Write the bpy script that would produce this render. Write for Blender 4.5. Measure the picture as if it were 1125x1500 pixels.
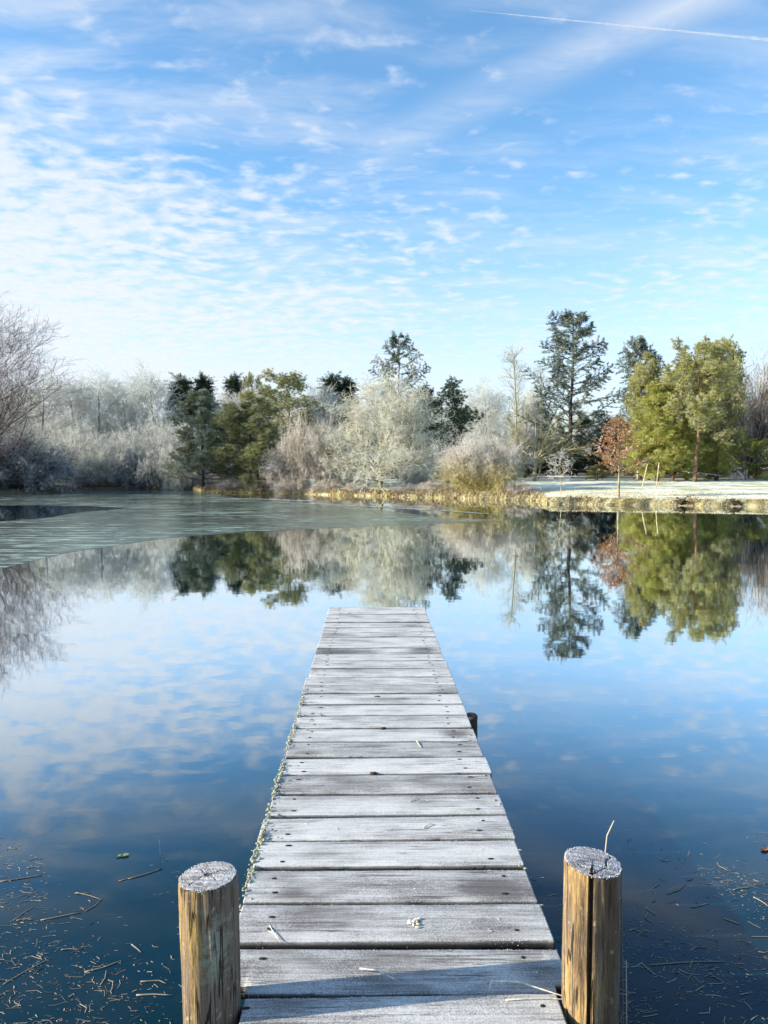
import bpy, math, random
import numpy as np
from mathutils import Matrix, Vector

R = math.radians
scene = bpy.context.scene
col = scene.collection
for o in list(bpy.data.objects):
    bpy.data.objects.remove(o)

# ------------------------------------------------------------------ camera
H_CAM = 1.85                 # above the water; the deck is 0.35 above it
DECK_Z = 0.35
F_PX, W_PX, H_PX = 1127.0, 1125.0, 1500.0
cam_d = bpy.data.cameras.new('camera')
cam_d.sensor_fit = 'HORIZONTAL'
cam_d.sensor_width = 36.0
cam_d.lens = 36.0 * F_PX / W_PX
cam_d.clip_start = 0.05
cam_d.clip_end = 20000
cam = bpy.data.objects.new('camera', cam_d)
cam.location = (0, 0, H_CAM)
PITCH, YAW = R(90 - 2.997), R(-1.017)
cam.rotation_euler = (PITCH, 0, YAW)
col.objects.link(cam)
scene.camera = cam
CAM_ROT = np.array(Matrix.Rotation(YAW, 3, 'Z') @ Matrix.Rotation(PITCH, 3, 'X'))

# ------------------------------------------------------------------ light
SUN_EL = R(20.5)
SUN_AZ = R(262.5)            # clockwise from +Y: from the left, a little behind
scene.view_settings.view_transform = 'Standard'
scene.view_settings.look = 'None'
scene.view_settings.gamma = 1.0
scene.view_settings.use_curve_mapping = False
scene.view_settings.exposure = 0.98
SUN_STRENGTH, SKY_STRENGTH = 5.0, 0.112

sun_d = bpy.data.lights.new('sun', 'SUN')
sun_d.energy = SUN_STRENGTH
sun_d.angle = R(0.53)
sun_d.color = (1.0, 0.87, 0.68)
sun = bpy.data.objects.new('sun', sun_d)
to_sun = Vector((math.sin(SUN_AZ) * math.cos(SUN_EL), math.cos(SUN_AZ) * math.cos(SUN_EL), math.sin(SUN_EL)))
sun.rotation_euler = to_sun.to_track_quat('Z', 'Y').to_euler()
sun.location = to_sun * 50
col.objects.link(sun)


# ------------------------------------------------------------------ node helpers
class Nodes:
    def __init__(self, tree):
        self.t = tree
        self.t.nodes.clear()

    def n(self, typ, props=None, **ins):
        nd = self.t.nodes.new(typ)
        for k, v in (props or {}).items():
            setattr(nd, k, v)
        for k, v in ins.items():
            key = int(k[1:]) if k[0] == 'i' and k[1:].isdigit() else k.replace('_', ' ')
            self.put(nd.inputs[key], v)
        return nd

    def put(self, sock, v):
        if isinstance(v, bpy.types.NodeSocket):
            self.t.links.new(v, sock)
        elif isinstance(v, bpy.types.Node):
            self.t.links.new(v.outputs[0], sock)
        else:
            if hasattr(sock, 'default_value'):
                dv = sock.default_value
                if hasattr(dv, '__len__') and len(dv) == 4 and len(v) == 3:
                    v = (*v, 1.0)
                sock.default_value = v

    def m(self, op, a, b=0.0, c=0.0, clamp=False):
        return self.n('ShaderNodeMath', dict(operation=op, use_clamp=clamp), i0=a, i1=b, i2=c).outputs[0]

    def ss(self, x, lo, hi, a=0.0, b=1.0):
        return self.n('ShaderNodeMapRange', dict(interpolation_type='SMOOTHSTEP'), i0=x, i1=lo, i2=hi, i3=a, i4=b).outputs[0]

    def lin(self, x, lo, hi, a=0.0, b=1.0):
        return self.n('ShaderNodeMapRange', dict(clamp=True), i0=x, i1=lo, i2=hi, i3=a, i4=b).outputs[0]

    def mix(self, f, a, b, blend='MIX'):
        nd = self.n('ShaderNodeMix', dict(data_type='RGBA', blend_type=blend))
        self.put(nd.inputs[0], f)
        self.put(nd.inputs[6], a)
        self.put(nd.inputs[7], b)
        return nd.outputs[2]

    def noise(self, vec, scale=5.0, detail=3.0, rough=0.55, dist=0.0, out=0):
        return self.n('ShaderNodeTexNoise', None, Vector=vec, Scale=scale, Detail=detail, Roughness=rough,
                      Distortion=dist).outputs[out]

    def mapping(self, vec, scale=(1, 1, 1), rot=(0, 0, 0), loc=(0, 0, 0)):
        return self.n('ShaderNodeMapping', None, Vector=vec, Scale=scale, Rotation=rot, Location=loc).outputs[0]

    def attr(self, name, out='Fac'):
        return self.n('ShaderNodeAttribute', dict(attribute_name=name)).outputs[out]

    def bump(self, h, strength=0.4, dist=0.02, normal=None):
        nd = self.n('ShaderNodeBump', None, Height=h, Strength=strength, Distance=dist)
        if normal is not None:
            self.put(nd.inputs['Normal'], normal)
        return nd.outputs[0]


def material(name):
    m = bpy.data.materials.new(name)
    m.use_nodes = True
    return m, Nodes(m.node_tree)


def finish(N, shader):
    o = N.n('ShaderNodeOutputMaterial')
    N.put(o.inputs['Surface'], shader)


# ------------------------------------------------------------------ sky with altocumulus
world = bpy.data.worlds.new('World')
scene.world = world
world.use_nodes = True
N = Nodes(world.node_tree)
sky = N.n('ShaderNodeTexSky', dict(sky_type='NISHITA', sun_disc=False, sun_elevation=SUN_EL, sun_rotation=SUN_AZ,
                                   air_density=1.0, dust_density=0.25, ozone_density=1.6, altitude=0))
d = N.n('ShaderNodeTexCoord').outputs['Generated']
sx = N.n('ShaderNodeSeparateXYZ', None, i0=d)
X, Y, Z = sx.outputs
zc = N.m('MAXIMUM', Z, 0.0)
den = N.m('ADD', zc, 0.10)
u = N.m('DIVIDE', X, den)
v = N.m('DIVIDE', Y, den)
uv = N.n('ShaderNodeCombineXYZ', None, i0=u, i1=v, i2=0.0).outputs[0]
warp = N.noise(uv, 2.2, 3, 0.5, 0, 1)
uvw = N.n('ShaderNodeVectorMath', dict(operation='MULTIPLY_ADD'), i0=warp, i1=(0.16, 0.16, 0), i2=uv).outputs[0]
puff = N.noise(N.mapping(uvw, (1.0, 1.25, 1), (0, 0, 0.25)), 11.5, 3.5, 0.48)
fine = N.noise(uvw, 30.0, 3, 0.6)
low = N.noise(uv, 1.15, 2, 0.5)
# more cloud towards the left and the horizon, open blue overhead and to the right
left = N.ss(X, 0.25, -0.55)
lowz = N.ss(Z, 0.50, 0.12)
cover = N.m('ADD', N.m('MULTIPLY', N.m('MULTIPLY', left, N.ss(Z, 0.46, 0.30, 0.25, 1.0)), 0.52), N.m('MULTIPLY', lowz, 0.22))
cover = N.m('ADD', cover, N.m('MULTIPLY', N.m('SUBTRACT', low, 0.5), 0.75))
dens = N.m('ADD', puff, N.m('MULTIPLY', N.m('SUBTRACT', cover, 0.26), 0.55))
dens = N.m('ADD', dens, N.m('MULTIPLY', N.m('SUBTRACT', fine, 0.5), 0.06))
puffs = N.m('MULTIPLY', N.ss(dens, 0.42, 0.80), 0.84)
# thin veil and wind-drawn streaks
veil_n = N.noise(N.mapping(uvw, (0.5, 1.5, 1), (0, 0, -0.5)), 3.0, 5, 0.62)
veil = N.m('MULTIPLY', N.ss(veil_n, 0.40, 0.75), N.m('ADD', 0.32, N.m('MULTIPLY', left, 0.35)))
hor = N.m('MULTIPLY', N.ss(Z, 0.36, 0.02), N.m('ADD', 0.74, N.m('MULTIPLY', left, 0.25)))
# an old, spread contrail: a broad straight band
A, B, Cc = 0.70, 0.714, 1.391
band_d = N.m('ABSOLUTE', N.m('ADD', N.m('MULTIPLY', u, A), N.m('SUBTRACT', N.m('MULTIPLY', v, B), Cc + 0.0)))
band_d = N.m('ADD', band_d, N.m('MULTIPLY', N.m('SUBTRACT', veil_n, 0.5), 0.16))
band = N.m('MULTIPLY', N.ss(band_d, 0.10, 0.0), N.m('MULTIPLY', N.m('MULTIPLY', 0.62, N.ss(veil_n, 0.30, 0.72, 0.2, 1.0)), N.ss(u, -0.25, 0.25)))
one = lambda a: N.m('SUBTRACT', 1.0, a)
clear = N.m('MULTIPLY', N.m('MULTIPLY', one(puffs), one(veil)), N.m('MULTIPLY', one(hor), one(band)))
cloud = one(clear)
skyc = N.mix(1.0, sky.outputs[0], (0.85, 1.18, 1.33, 1), 'MULTIPLY')
cl_tone = N.mix(fine, (3.6, 4.0, 4.6, 1), (4.6, 4.65, 4.75, 1))
colr = N.mix(cloud, skyc, cl_tone)
bg = N.n('ShaderNodeBackground', None, Color=colr, Strength=SKY_STRENGTH)
wo = N.n('ShaderNodeOutputWorld')
N.put(wo.inputs[0], bg)


# ------------------------------------------------------------------ object helpers
def tag(o, label=None, cat=None, group=None, kind=None):
    if label: o['label'] = label
    if cat: o['category'] = cat
    if group: o['group'] = group
    if kind: o['kind'] = kind
    return o


def empty(name, loc=(0, 0, 0), rz=0.0):
    o = bpy.data.objects.new(name, None)
    o.location = loc
    o.rotation_euler = (0, 0, rz)
    o.empty_display_size = 0.2
    col.objects.link(o)
    return o


def link(name, me, parent=None, loc=(0, 0, 0)):
    o = bpy.data.objects.new(name, me)
    o.location = loc
    col.objects.link(o)
    if parent is not None:
        o.parent = parent
    return o


def make_mesh(name, V, faces, mat, tint=None, smooth=False):
    """V (n,3); faces: list of (m,k) index arrays; tint: list of arrays, one value per face"""
    me = bpy.data.meshes.new(name)
    V = np.asarray(V, dtype=np.float32)
    faces = [np.asarray(f, dtype=np.int32) for f in faces if len(f)]
    me.vertices.add(len(V))
    me.vertices.foreach_set('co', V.ravel())
    tot = np.concatenate([np.full(len(f), f.shape[1], dtype=np.int32) for f in faces])
    lv = np.concatenate([f.ravel() for f in faces])
    me.loops.add(len(lv))
    me.loops.foreach_set('vertex_index', lv)
    me.polygons.add(len(tot))
    st = np.zeros(len(tot), dtype=np.int32)
    st[1:] = np.cumsum(tot)[:-1]
    me.polygons.foreach_set('loop_start', st)
    try:
        me.polygons.foreach_set('loop_total', tot)
    except Exception:
        pass
    if smooth:
        me.polygons.foreach_set('use_smooth', np.ones(len(tot), dtype=bool))
    if tint is not None:
        a = me.attributes.new('tint', 'FLOAT', 'FACE')
        a.data.foreach_set('value', np.concatenate([np.asarray(t, dtype=np.float32) for t in tint]))
    me.update(calc_edges=True)
    me.validate()
    if mat: me.materials.append(mat)
    return me


class MB:
    """collects geometry for one mesh"""
    def __init__(self):
        self.V, self.F, self.T, self.n = [], [], [], 0

    def add(self, V, faces, tint=0.5):
        V = np.asarray(V, dtype=float)
        for f in faces:
            f = np.asarray(f, dtype=np.int64)
            if len(f) == 0: continue
            self.F.append(f + self.n)
            self.T.append(np.full(len(f), tint) if np.isscalar(tint) else np.asarray(tint))
        self.V.append(V)
        self.n += len(V)

    def box(self, c, s, rot=None, tint=0.5):
        x, y, z = np.array(s) / 2
        V = np.array([(-x, -y, -z), (x, -y, -z), (x, y, -z), (-x, y, -z), (-x, -y, z), (x, -y, z), (x, y, z), (-x, y, z)])
        if rot is not None:
            V = V @ np.array(rot).T
        self.add(V + np.array(c), [np.array([(3, 2, 1, 0), (4, 5, 6, 7), (0, 1, 5, 4), (1, 2, 6, 5), (2, 3, 7, 6), (3, 0, 4, 7)])], tint)

    def tubes(self, P, Rd, sides=5, tint=None, cap=False):
        V, F = tube_geo(P, Rd, sides)
        n, k = P.shape[:2]
        t = np.repeat(tint, (k - 1) * sides) if tint is not None else 0.5
        base = self.n
        self.add(V, [F], t)
        if cap:
            for i in range(n):
                s0 = base + i * k * sides
                self.F.append(np.array([[s0 + sides - 1 - j for j in range(sides)]]))
                self.F.append(np.array([[s0 + (k - 1) * sides + j for j in range(sides)]]))
                tv = tint[i] if tint is not None else 0.5
                self.T += [np.array([tv]), np.array([tv])]

    def mesh(self, name, mat, smooth=False):
        return make_mesh(name, np.concatenate(self.V), self.F, mat, self.T, smooth)

    def build(self, name, mat, parent=None, smooth=False, loc=(0, 0, 0)):
        return link(name, self.mesh(name, mat, smooth), parent, loc)


def nrm(v):
    return v / np.maximum(np.linalg.norm(v, axis=-1, keepdims=True), 1e-9)


def tube_geo(P, Rd, s):
    n, k, _ = P.shape
    T = np.empty_like(P)
    T[:, 1:-1] = P[:, 2:] - P[:, :-2]
    T[:, 0] = P[:, 1] - P[:, 0]
    T[:, -1] = P[:, -1] - P[:, -2]
    T = nrm(T)
    ref = np.zeros((n, 1, 3))
    mean = nrm(P[:, -1] - P[:, 0])
    ref[:, 0] = np.where(np.abs(mean[:, 2:3]) > 0.8, np.array([[1.0, 0.05, 0]]), np.array([[0.02, 0, 1.0]]))
    A = nrm(np.cross(T, np.broadcast_to(ref, T.shape)))
    B = np.cross(T, A)
    ang = np.arange(s) * 2 * np.pi / s
    V = P[:, :, None, :] + Rd[:, :, None, None] * (np.cos(ang)[None, None, :, None] * A[:, :, None, :]
                                                  + np.sin(ang)[None, None, :, None] * B[:, :, None, :])
    idx = np.arange(n * k * s).reshape(n, k, s)
    a, b = idx[:, :-1], idx[:, 1:]
    F = np.stack([a, np.roll(a, -1, 2), np.roll(b, -1, 2), b], -1).reshape(-1, 4)
    return V.reshape(-1, 3), F


def ray(px, py):
    v = np.array([(px - W_PX / 2) / F_PX, (H_PX / 2 - py) / F_PX, -1.0])
    return CAM_ROT @ v


def at(px, py, dist):
    """point on the line of sight at distance dist along +Y"""
    r = ray(px, py)
    return np.array([0, 0, H_CAM]) + r * dist / r[1]


# ------------------------------------------------------------------ materials
def simple_mat(name, c, rough=0.8, var=0.25, scale=6.0, bump=0.3, spec=0.2, c2=None, coords='Object', metallic=0.0):
    m, N = material(name)
    co = N.n('ShaderNodeTexCoord').outputs[coords]
    n = N.noise(co, scale, 5, 0.6)
    c = np.array(c)
    c2 = np.array(c2) if c2 is not None else np.clip(c * (1 + 2 * var), 0, 0.9)
    cc = N.mix(N.ss(n, 0.35, 0.68), tuple(c * (1 - var)), tuple(c2))
    b = N.n('ShaderNodeBsdfPrincipled', None, Base_Color=cc, Roughness=rough, Metallic=metallic,
            Normal=N.bump(n, bump, 0.02))
    b.inputs['Specular IOR Level'].default_value = spec
    finish(N, b.outputs[0])
    return m


def twig_mat(name, dark, frost, amount=0.6, z_dark=None, trans=0.42):
    """thin twigs: bark showing through a coat of hoar frost, in clumps; z_dark=(z0,z1,colour) for uncoated lower growth"""
    m, N = material(name)
    co = N.n('ShaderNodeTexCoord').outputs['Object']
    t = N.attr('tint')
    n = N.noise(co, 0.7, 3, 0.6)
    f = N.m('ADD', N.m('MULTIPLY', t, 0.7), N.m('MULTIPLY', N.m('SUBTRACT', n, 0.5), 1.6))
    f = N.ss(f, 0.75 - amount, 1.15 - amount)
    c = N.mix(f, dark, frost)
    if z_dark:
        z = N.n('ShaderNodeSeparateXYZ', None, i0=co).outputs[2]
        zz = N.m('ADD', z, N.m('MULTIPLY', N.m('SUBTRACT', n, 0.5), 1.5))
        low = N.mix(t, tuple(np.array(z_dark[2]) * 0.6), tuple(np.array(z_dark[2]) * 1.3))
        c = N.mix(N.ss(zz, z_dark[0], z_dark[1]), low, c)
    b = N.n('ShaderNodeBsdfDiffuse', None, Color=c)
    tr = N.n('ShaderNodeBsdfTranslucent', None, Color=c)
    finish(N, N.n('ShaderNodeMixShader', None, i0=trans, i1=b, i2=tr).outputs[0])
    return m


def needle_mat(name, a, b_, frost=(0.55, 0.6, 0.55), amount=0.25, trans=0.25, nscale=0.55):
    m, N = material(name)
    co = N.n('ShaderNodeTexCoord').outputs['Object']
    t = N.attr('tint')
    n = N.noise(co, nscale, 3, 0.6)
    c = N.mix(N.m('MULTIPLY_ADD', t, 0.6, N.m('MULTIPLY_ADD', n, 1.6, -0.6), clamp=True), a, b_)
    n2 = N.noise(N.mapping(co, loc=(7, 3, 1)), 1.6, 3, 0.6)
    f = N.ss(N.m('ADD', N.m('MULTIPLY', t, 0.5), n2), 1.05 - amount, 1.45 - amount)
    c = N.mix(N.m('MULTIPLY', f, 0.8), c, frost)
    d_ = N.n('ShaderNodeBsdfDiffuse', None, Color=c)
    tr = N.n('ShaderNodeBsdfTranslucent', None, Color=c)
    finish(N, N.n('ShaderNodeMixShader', None, i0=trans, i1=d_, i2=tr).outputs[0])
    return m


bark_dark = simple_mat('bark_dark', (0.07, 0.058, 0.05), 0.9, 0.4, 3.0)
bark_grey = simple_mat('bark_grey', (0.16, 0.14, 0.12), 0.9, 0.4, 3.0, c2=(0.34, 0.33, 0.30))
bark_moss = simple_mat('bark_moss', (0.13, 0.11, 0.05), 0.9, 0.4, 2.0, c2=(0.40, 0.38, 0.15))
bark_pale = simple_mat('bark_pale', (0.30, 0.27, 0.18), 0.9, 0.35, 2.0, c2=(0.52, 0.49, 0.30))
bark_pine = simple_mat('bark_pine', (0.13, 0.08, 0.055), 0.9, 0.45, 4.0, c2=(0.28, 0.17, 0.11))
tw_white = twig_mat('twig_frost_white', (0.15, 0.145, 0.13), (0.88, 0.91, 0.88), 0.90)
tw_shrub = twig_mat('twig_frost_shrub', (0.115, 0.11, 0.09), (0.88, 0.90, 0.86), 0.88)
tw_shade = twig_mat('twig_frost_shade', (0.05, 0.05, 0.05), (0.72, 0.76, 0.80), 0.56)  # shade on the left bushes put into darker, bluer twig colours
tw_oak = twig_mat('twig_frost_oak', (0.24, 0.23, 0.13), (0.89, 0.90, 0.82), 0.86)
tw_willow = twig_mat('twig_frost_willow', (0.26, 0.22, 0.12), (0.90, 0.88, 0.84), 0.82, z_dark=(0.3, 3.6, (0.66, 0.60, 0.30)))
tw_red = twig_mat('twig_reddish', (0.25, 0.19, 0.14), (0.89, 0.86, 0.80), 0.76)
tw_purple = twig_mat('twig_bare', (0.15, 0.125, 0.125), (0.56, 0.51, 0.51), 0.50)
tw_yellow = twig_mat('twig_yellow', (0.26, 0.24, 0.09), (0.78, 0.73, 0.50), 0.55)
tw_horn = twig_mat('twig_hornbeam', (0.13, 0.11, 0.09), (0.86, 0.79, 0.72), 0.66)
nd_dark = needle_mat('needle_dark', (0.018, 0.042, 0.034), (0.08, 0.12, 0.07), amount=0.18)
nd_pine = needle_mat('needle_pine', (0.05, 0.085, 0.055), (0.36, 0.38, 0.19), amount=0.42)
nd_pine2 = needle_mat('needle_pine_pale', (0.05, 0.085, 0.05), (0.50, 0.48, 0.17), amount=0.32)
nd_blue = needle_mat('needle_cedar', (0.03, 0.065, 0.06), (0.20, 0.26, 0.20), amount=0.40)
nd_yellow = needle_mat('needle_yellow', (0.16, 0.19, 0.045), (0.58, 0.58, 0.16), (0.75, 0.74, 0.5), amount=0.26)
nd_olive = needle_mat('needle_olive', (0.13, 0.15, 0.05), (0.60, 0.57, 0.20), amount=0.36)
lf_copper = needle_mat('leaf_copper', (0.24, 0.11, 0.045), (0.60, 0.32, 0.13), (0.72, 0.58, 0.52), amount=0.42, trans=0.35)
lf_green = needle_mat('leaf_green', (0.10, 0.14, 0.02), (0.32, 0.36, 0.06), amount=0.1, trans=0.35)


# ------------------------------------------------------------------ growing plants
def spawn(rng, P, Rd, m, t0, t1, ang, length, k=3, taper=0.35, up=0.0, wob=0.12, rs=0.5, angj=0.2, lenj=0.3,
          prof=None, flat=0.0, rmin=0.0, relmax=None):
    """m side branches on every polyline of P"""
    n, K, _ = P.shape
    t = (np.arange(m)[None] + rng.random((n, m))) / m * (t1 - t0) + t0
    x = np.clip(t * (K - 1), 0, K - 1.001)
    i = x.astype(int)
    f = (x - i)[..., None]
    r = np.arange(n)[:, None]
    pos = P[r, i] * (1 - f) + P[r, i + 1] * f
    tan = nrm(P[r, i + 1] - P[r, i])
    rad = Rd[r, i] * (1 - f[..., 0]) + Rd[r, i + 1] * f[..., 0]
    phi = np.arange(m)[None] * 2.39996 + rng.random((n, 1)) * 6.28 + rng.normal(0, 0.4, (n, m))
    ref = np.where(np.abs(tan[..., 2:3]) > 0.95, np.array([1.0, 0, 0]), np.array([0, 0, 1.0]))
    a = nrm(np.cross(tan, ref))
    b = np.cross(tan, a)
    if flat > 0:
        sgn = np.where((np.arange(m)[None] + rng.integers(0, 2, (n, 1))) % 2 == 0, 0.0, np.pi)
        phi = phi * (1 - flat) + flat * (sgn + rng.normal(0, 0.25, (n, m)))
    an = ang + rng.normal(0, angj, (n, m))
    dv = np.cos(an)[..., None] * tan + np.sin(an)[..., None] * (np.cos(phi)[..., None] * a + np.sin(phi)[..., None] * b)
    L = length * (1 + lenj * (rng.random((n, m)) * 2 - 1))
    if prof is not None:
        L = L * prof(t)
    if relmax is not None:
        L = np.minimum(L, relmax * np.linalg.norm(np.diff(P, axis=1), axis=-1).sum(1)[:, None] + 0.06)
    pos, dv, L, rad = pos.reshape(-1, 3), dv.reshape(-1, 3), L.ravel(), rad.ravel()
    out = np.empty((len(pos), k, 3))
    out[:, 0] = pos
    for j in range(1, k):
        dv = nrm(dv + np.array([0, 0, up / (k - 1)]) + rng.normal(0, wob, dv.shape))
        out[:, j] = out[:, j - 1] + dv * (L / (k - 1))[:, None]
    R2 = np.maximum(rad * rs, rmin)[:, None] * np.linspace(1, taper, k)[None]
    return out, np.maximum(R2, rmin * 0.6)


def stem(rng, pts, r0, r1, k=7, wob=0.0):
    pts = np.array(pts, float)
    s = np.linspace(0, 1, len(pts))
    q = np.linspace(0, 1, k)
    P = np.stack([np.interp(q, s, pts[:, c]) for c in range(3)], -1)
    P[1:, :2] += rng.normal(0, wob, (k - 1, 2)).cumsum(0) if wob else 0
    return P[None], np.linspace(r0, r1, k)[None]


def tufts(rng, C, A, per, length, width, spread=0.8, flat=1.0, lenj=0.3):
    """needle or leaf clumps: small triangles that leave the points C roughly along A"""
    n = len(C)
    D = nrm(A[:, None] + rng.normal(0, spread, (n, per, 3)) * np.array([1, 1, flat]))
    L = length * (1 + lenj * (rng.random((n, per, 1)) * 2 - 1))
    S = nrm(np.cross(D, rng.normal(0, 1, D.shape)))
    base = C[:, None] + rng.normal(0, length * 0.18, D.shape)
    V = np.stack([base + S * width * 0.5, base - S * width * 0.5 + D * L * 0.3, base + D * L], 2).reshape(-1, 3)
    F = np.arange(n * per * 3).reshape(-1, 3)
    T = np.clip(np.repeat(rng.random(n), per) * 0.75 + rng.random(n * per) * 0.25, 0, 1)
    return V, F, T


PROTOS = {}


class Proto:
    def __init__(self, parts):
        """parts: list of (name, MB, material, smooth)"""
        allv = np.concatenate([np.concatenate(p[1].V) for p in parts])
        lo = np.percentile(allv, 0.7, axis=0)
        hi = np.percentile(allv, 99.3, axis=0)
        self.w = max(hi[0] - lo[0], hi[1] - lo[1]) * 0.5 + min(hi[0] - lo[0], hi[1] - lo[1]) * 0.5
        self.h = allv[:, 2].max()
        self.parts = [(n_, mb.mesh(n_, mt, sm)) for n_, mb, mt, sm in parts]


def bare_tree(seed, h, spec, bark, twig, limb_levels=2, sides=(7, 5, 4, 3, 3, 3), base=None, part='crown', tk=8):
    rng = np.random.default_rng(seed)
    if base is None:
        lean = rng.normal(0, 0.03 * h, 2)
        base = stem(rng, [(0, 0, -0.15), (0, 0, h * 0.3), (lean[0], lean[1], h * spec.get('top', 0.8))], spec.get('r', 0.022) * h, 0.0022 * h, tk, 0.006 * h)
    P, Rd = base
    wood, tw = MB(), MB()
    wood.tubes(P, Rd, sides[0], rng.random(len(P)))
    for i, lv in enumerate(spec['levels']):
        P, Rd = spawn(rng, P, Rd, **lv)
        tgt = wood if i + 1 < limb_levels else tw
        tgt.tubes(P, Rd, sides[min(i + 1, 5)], rng.random(len(P)))
    return Proto([('trunk', wood, bark, True), (part, tw, twig, False)]), P


# --- prototypes: real-size in metres
def make_protos():
    p = PROTOS
    rnd = lambda t: np.interp(t, [0, 0.15, 0.45, 0.8, 1], [0.9, 1.0, 1.0, 0.65, 0.35])
    cone = lambda t: np.interp(t, [0, 0.1, 1], [0.8, 1.0, 0.18])
    p['oak'] = bare_tree(3, 9.5, dict(r=0.026, top=0.93, levels=[
        dict(m=40, t0=0.16, t1=1.0, ang=R(66), length=5.3, k=6, up=0.30, wob=0.14, rs=0.50, prof=rnd, lenj=0.18),
        dict(m=11, t0=0.18, t1=1.0, ang=R(45), length=1.75, k=4, up=0.15, wob=0.2, rs=0.5),
        dict(m=7, t0=0.15, t1=1.0, ang=R(48), length=0.8, k=3, wob=0.22, rs=0.55, rmin=0.013),
        dict(m=6, t0=0.1, t1=1.0, ang=R(48), length=0.46, k=2, wob=0.2, rs=0.6, rmin=0.012)]), bark_moss, tw_oak)[0]
    tall = lambda s, tw_, ml=1.0: bare_tree(s, 13, dict(r=0.017, top=0.92, levels=[
        dict(m=26, t0=0.22, t1=1.0, ang=R(46), length=4.6 * ml, k=6, up=0.5, wob=0.13, rs=0.5, prof=rnd),
        dict(m=9, t0=0.2, t1=1.0, ang=R(38), length=1.9, k=4, up=0.3, wob=0.16, rs=0.5),
        dict(m=6, t0=0.2, t1=1.0, ang=R(38), length=0.95, k=3, up=0.2, wob=0.18, rs=0.55, rmin=0.014),
        dict(m=5, t0=0.1, t1=1.0, ang=R(38), length=0.55, k=2, wob=0.15, rs=0.6, rmin=0.013)]), bark_dark, tw_)[0]
    p['tall_a'] = tall(11, tw_white)
    p['tall_b'] = tall(12, tw_white, 0.8)
    p['big'] = bare_tree(15, 17, dict(r=0.02, top=0.95, levels=[
        dict(m=34, t0=0.16, t1=1.0, ang=R(44), length=8.6, k=8, up=0.55, wob=0.08, rs=0.34, prof=lambda t: np.interp(t, [0, .3, 1], [1, .95, .4])),
        dict(m=11, t0=0.15, t1=1.0, ang=R(36), length=3.0, k=5, up=0.25, wob=0.1, rs=0.42),
        dict(m=8, t0=0.2, t1=1.0, ang=R(34), length=1.35, k=3, up=0.15, wob=0.12, rs=0.5, rmin=0.013),
        dict(m=3, t0=0.2, t1=1.0, ang=R(32), length=0.65, k=2, wob=0.1, rs=0.6, rmin=0.010)]), bark_dark, tw_purple)[0]
    p['poplar'] = bare_tree(17, 16, dict(r=0.011, top=0.97, levels=[
        dict(m=42, t0=0.12, t1=1.0, ang=R(48), length=3.2, k=5, up=0.5, wob=0.1, rs=0.42, prof=cone),
        dict(m=9, t0=0.15, t1=1.0, ang=R(36), length=1.1, k=3, up=0.3, wob=0.15, rs=0.5, rmin=0.012),
        dict(m=5, t0=0.1, t1=1.0, ang=R(36), length=0.55, k=2, wob=0.15, rs=0.6, rmin=0.010)]), bark_pale, tw_yellow)[0]

    def shrub(s, twig, bark, n=46, spread=1.15, L=4.2, up=0.5, dense=1.0, rm=0.010):
        rng = np.random.default_rng(s)
        th = np.sqrt(rng.random(n)) * spread
        ph = rng.random(n) * 6.283
        dv = np.stack([np.sin(th) * np.cos(ph), np.sin(th) * np.sin(ph), np.cos(th)], -1)
        P = np.empty((n, 6, 3))
        P[:, 0] = np.stack([rng.normal(0, 0.5, n), rng.normal(0, 0.5, n), np.full(n, -0.1)], -1)
        LL = L * (0.75 + 0.3 * rng.random(n))
        for j in range(1, 6):
            dv = nrm(dv + np.array([0, 0, up / 5 - 0.05 * j]) + rng.normal(0, 0.10, dv.shape))
            P[:, j] = P[:, j - 1] + dv * (LL / 5)[:, None]
            P[:, j, 2] = np.maximum(P[:, j, 2], 0.08 + 0.1 * rng.random(n))
        Rd = np.linspace(0.045, 0.012, 6)[None] * (0.7 + 0.6 * rng.random((n, 1)))
        return bare_tree(s, L, dict(levels=[
            dict(m=int(13 * dense), t0=0.12, t1=1.0, ang=R(46), length=1.25, k=4, up=0.15, wob=0.16, rs=0.5, rmin=0.010),
            dict(m=8, t0=0.15, t1=1.0, ang=R(45), length=0.62, k=3, wob=0.2, rs=0.6, rmin=rm),
            dict(m=5, t0=0.2, t1=1.0, ang=R(42), length=0.34, k=2, wob=0.15, rs=0.7, rmin=rm * 1.1)]), bark, twig, 1, base=(P, Rd), part='twigs', sides=(5, 3, 3, 3, 3))[0]
    p['shrub_white'] = shrub(21, tw_shrub, bark_grey, 60, 1.35, 5.4, 0.55)
    p['shrub_round'] = shrub(22, tw_shrub, bark_grey, 64, 1.40, 6.0, 0.60)
    p['shrub_shade'] = shrub(23, tw_shade, bark_dark, 50, 1.4, 5.0, 0.35)
    p['willow'] = shrub(24, tw_willow, bark_moss, 70, 1.30, 4.6, 0.75)
    p['thicket'] = shrub(25, tw_red, bark_grey, 34, 0.75, 5.0, 0.3, 0.8)
    p['undergrowth'] = shrub(26, tw_red, bark_grey, 30, 1.35, 2.2, 0.2, 0.6)

    # fastigiate hornbeam: a sheaf of upright stems
    rng = np.random.default_rng(31)
    n = 60
    th = 0.04 + 0.62 * np.sqrt(rng.random(n))
    ph = rng.random(n) * 6.283
    dv = np.stack([np.sin(th) * np.cos(ph), np.sin(th) * np.sin(ph), np.cos(th)], -1)
    P = np.empty((n, 7, 3))
    P[:, 0] = np.stack([0.3 * np.cos(ph), 0.3 * np.sin(ph), 0.3 + rng.random(n) * 1.6], -1)
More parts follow.
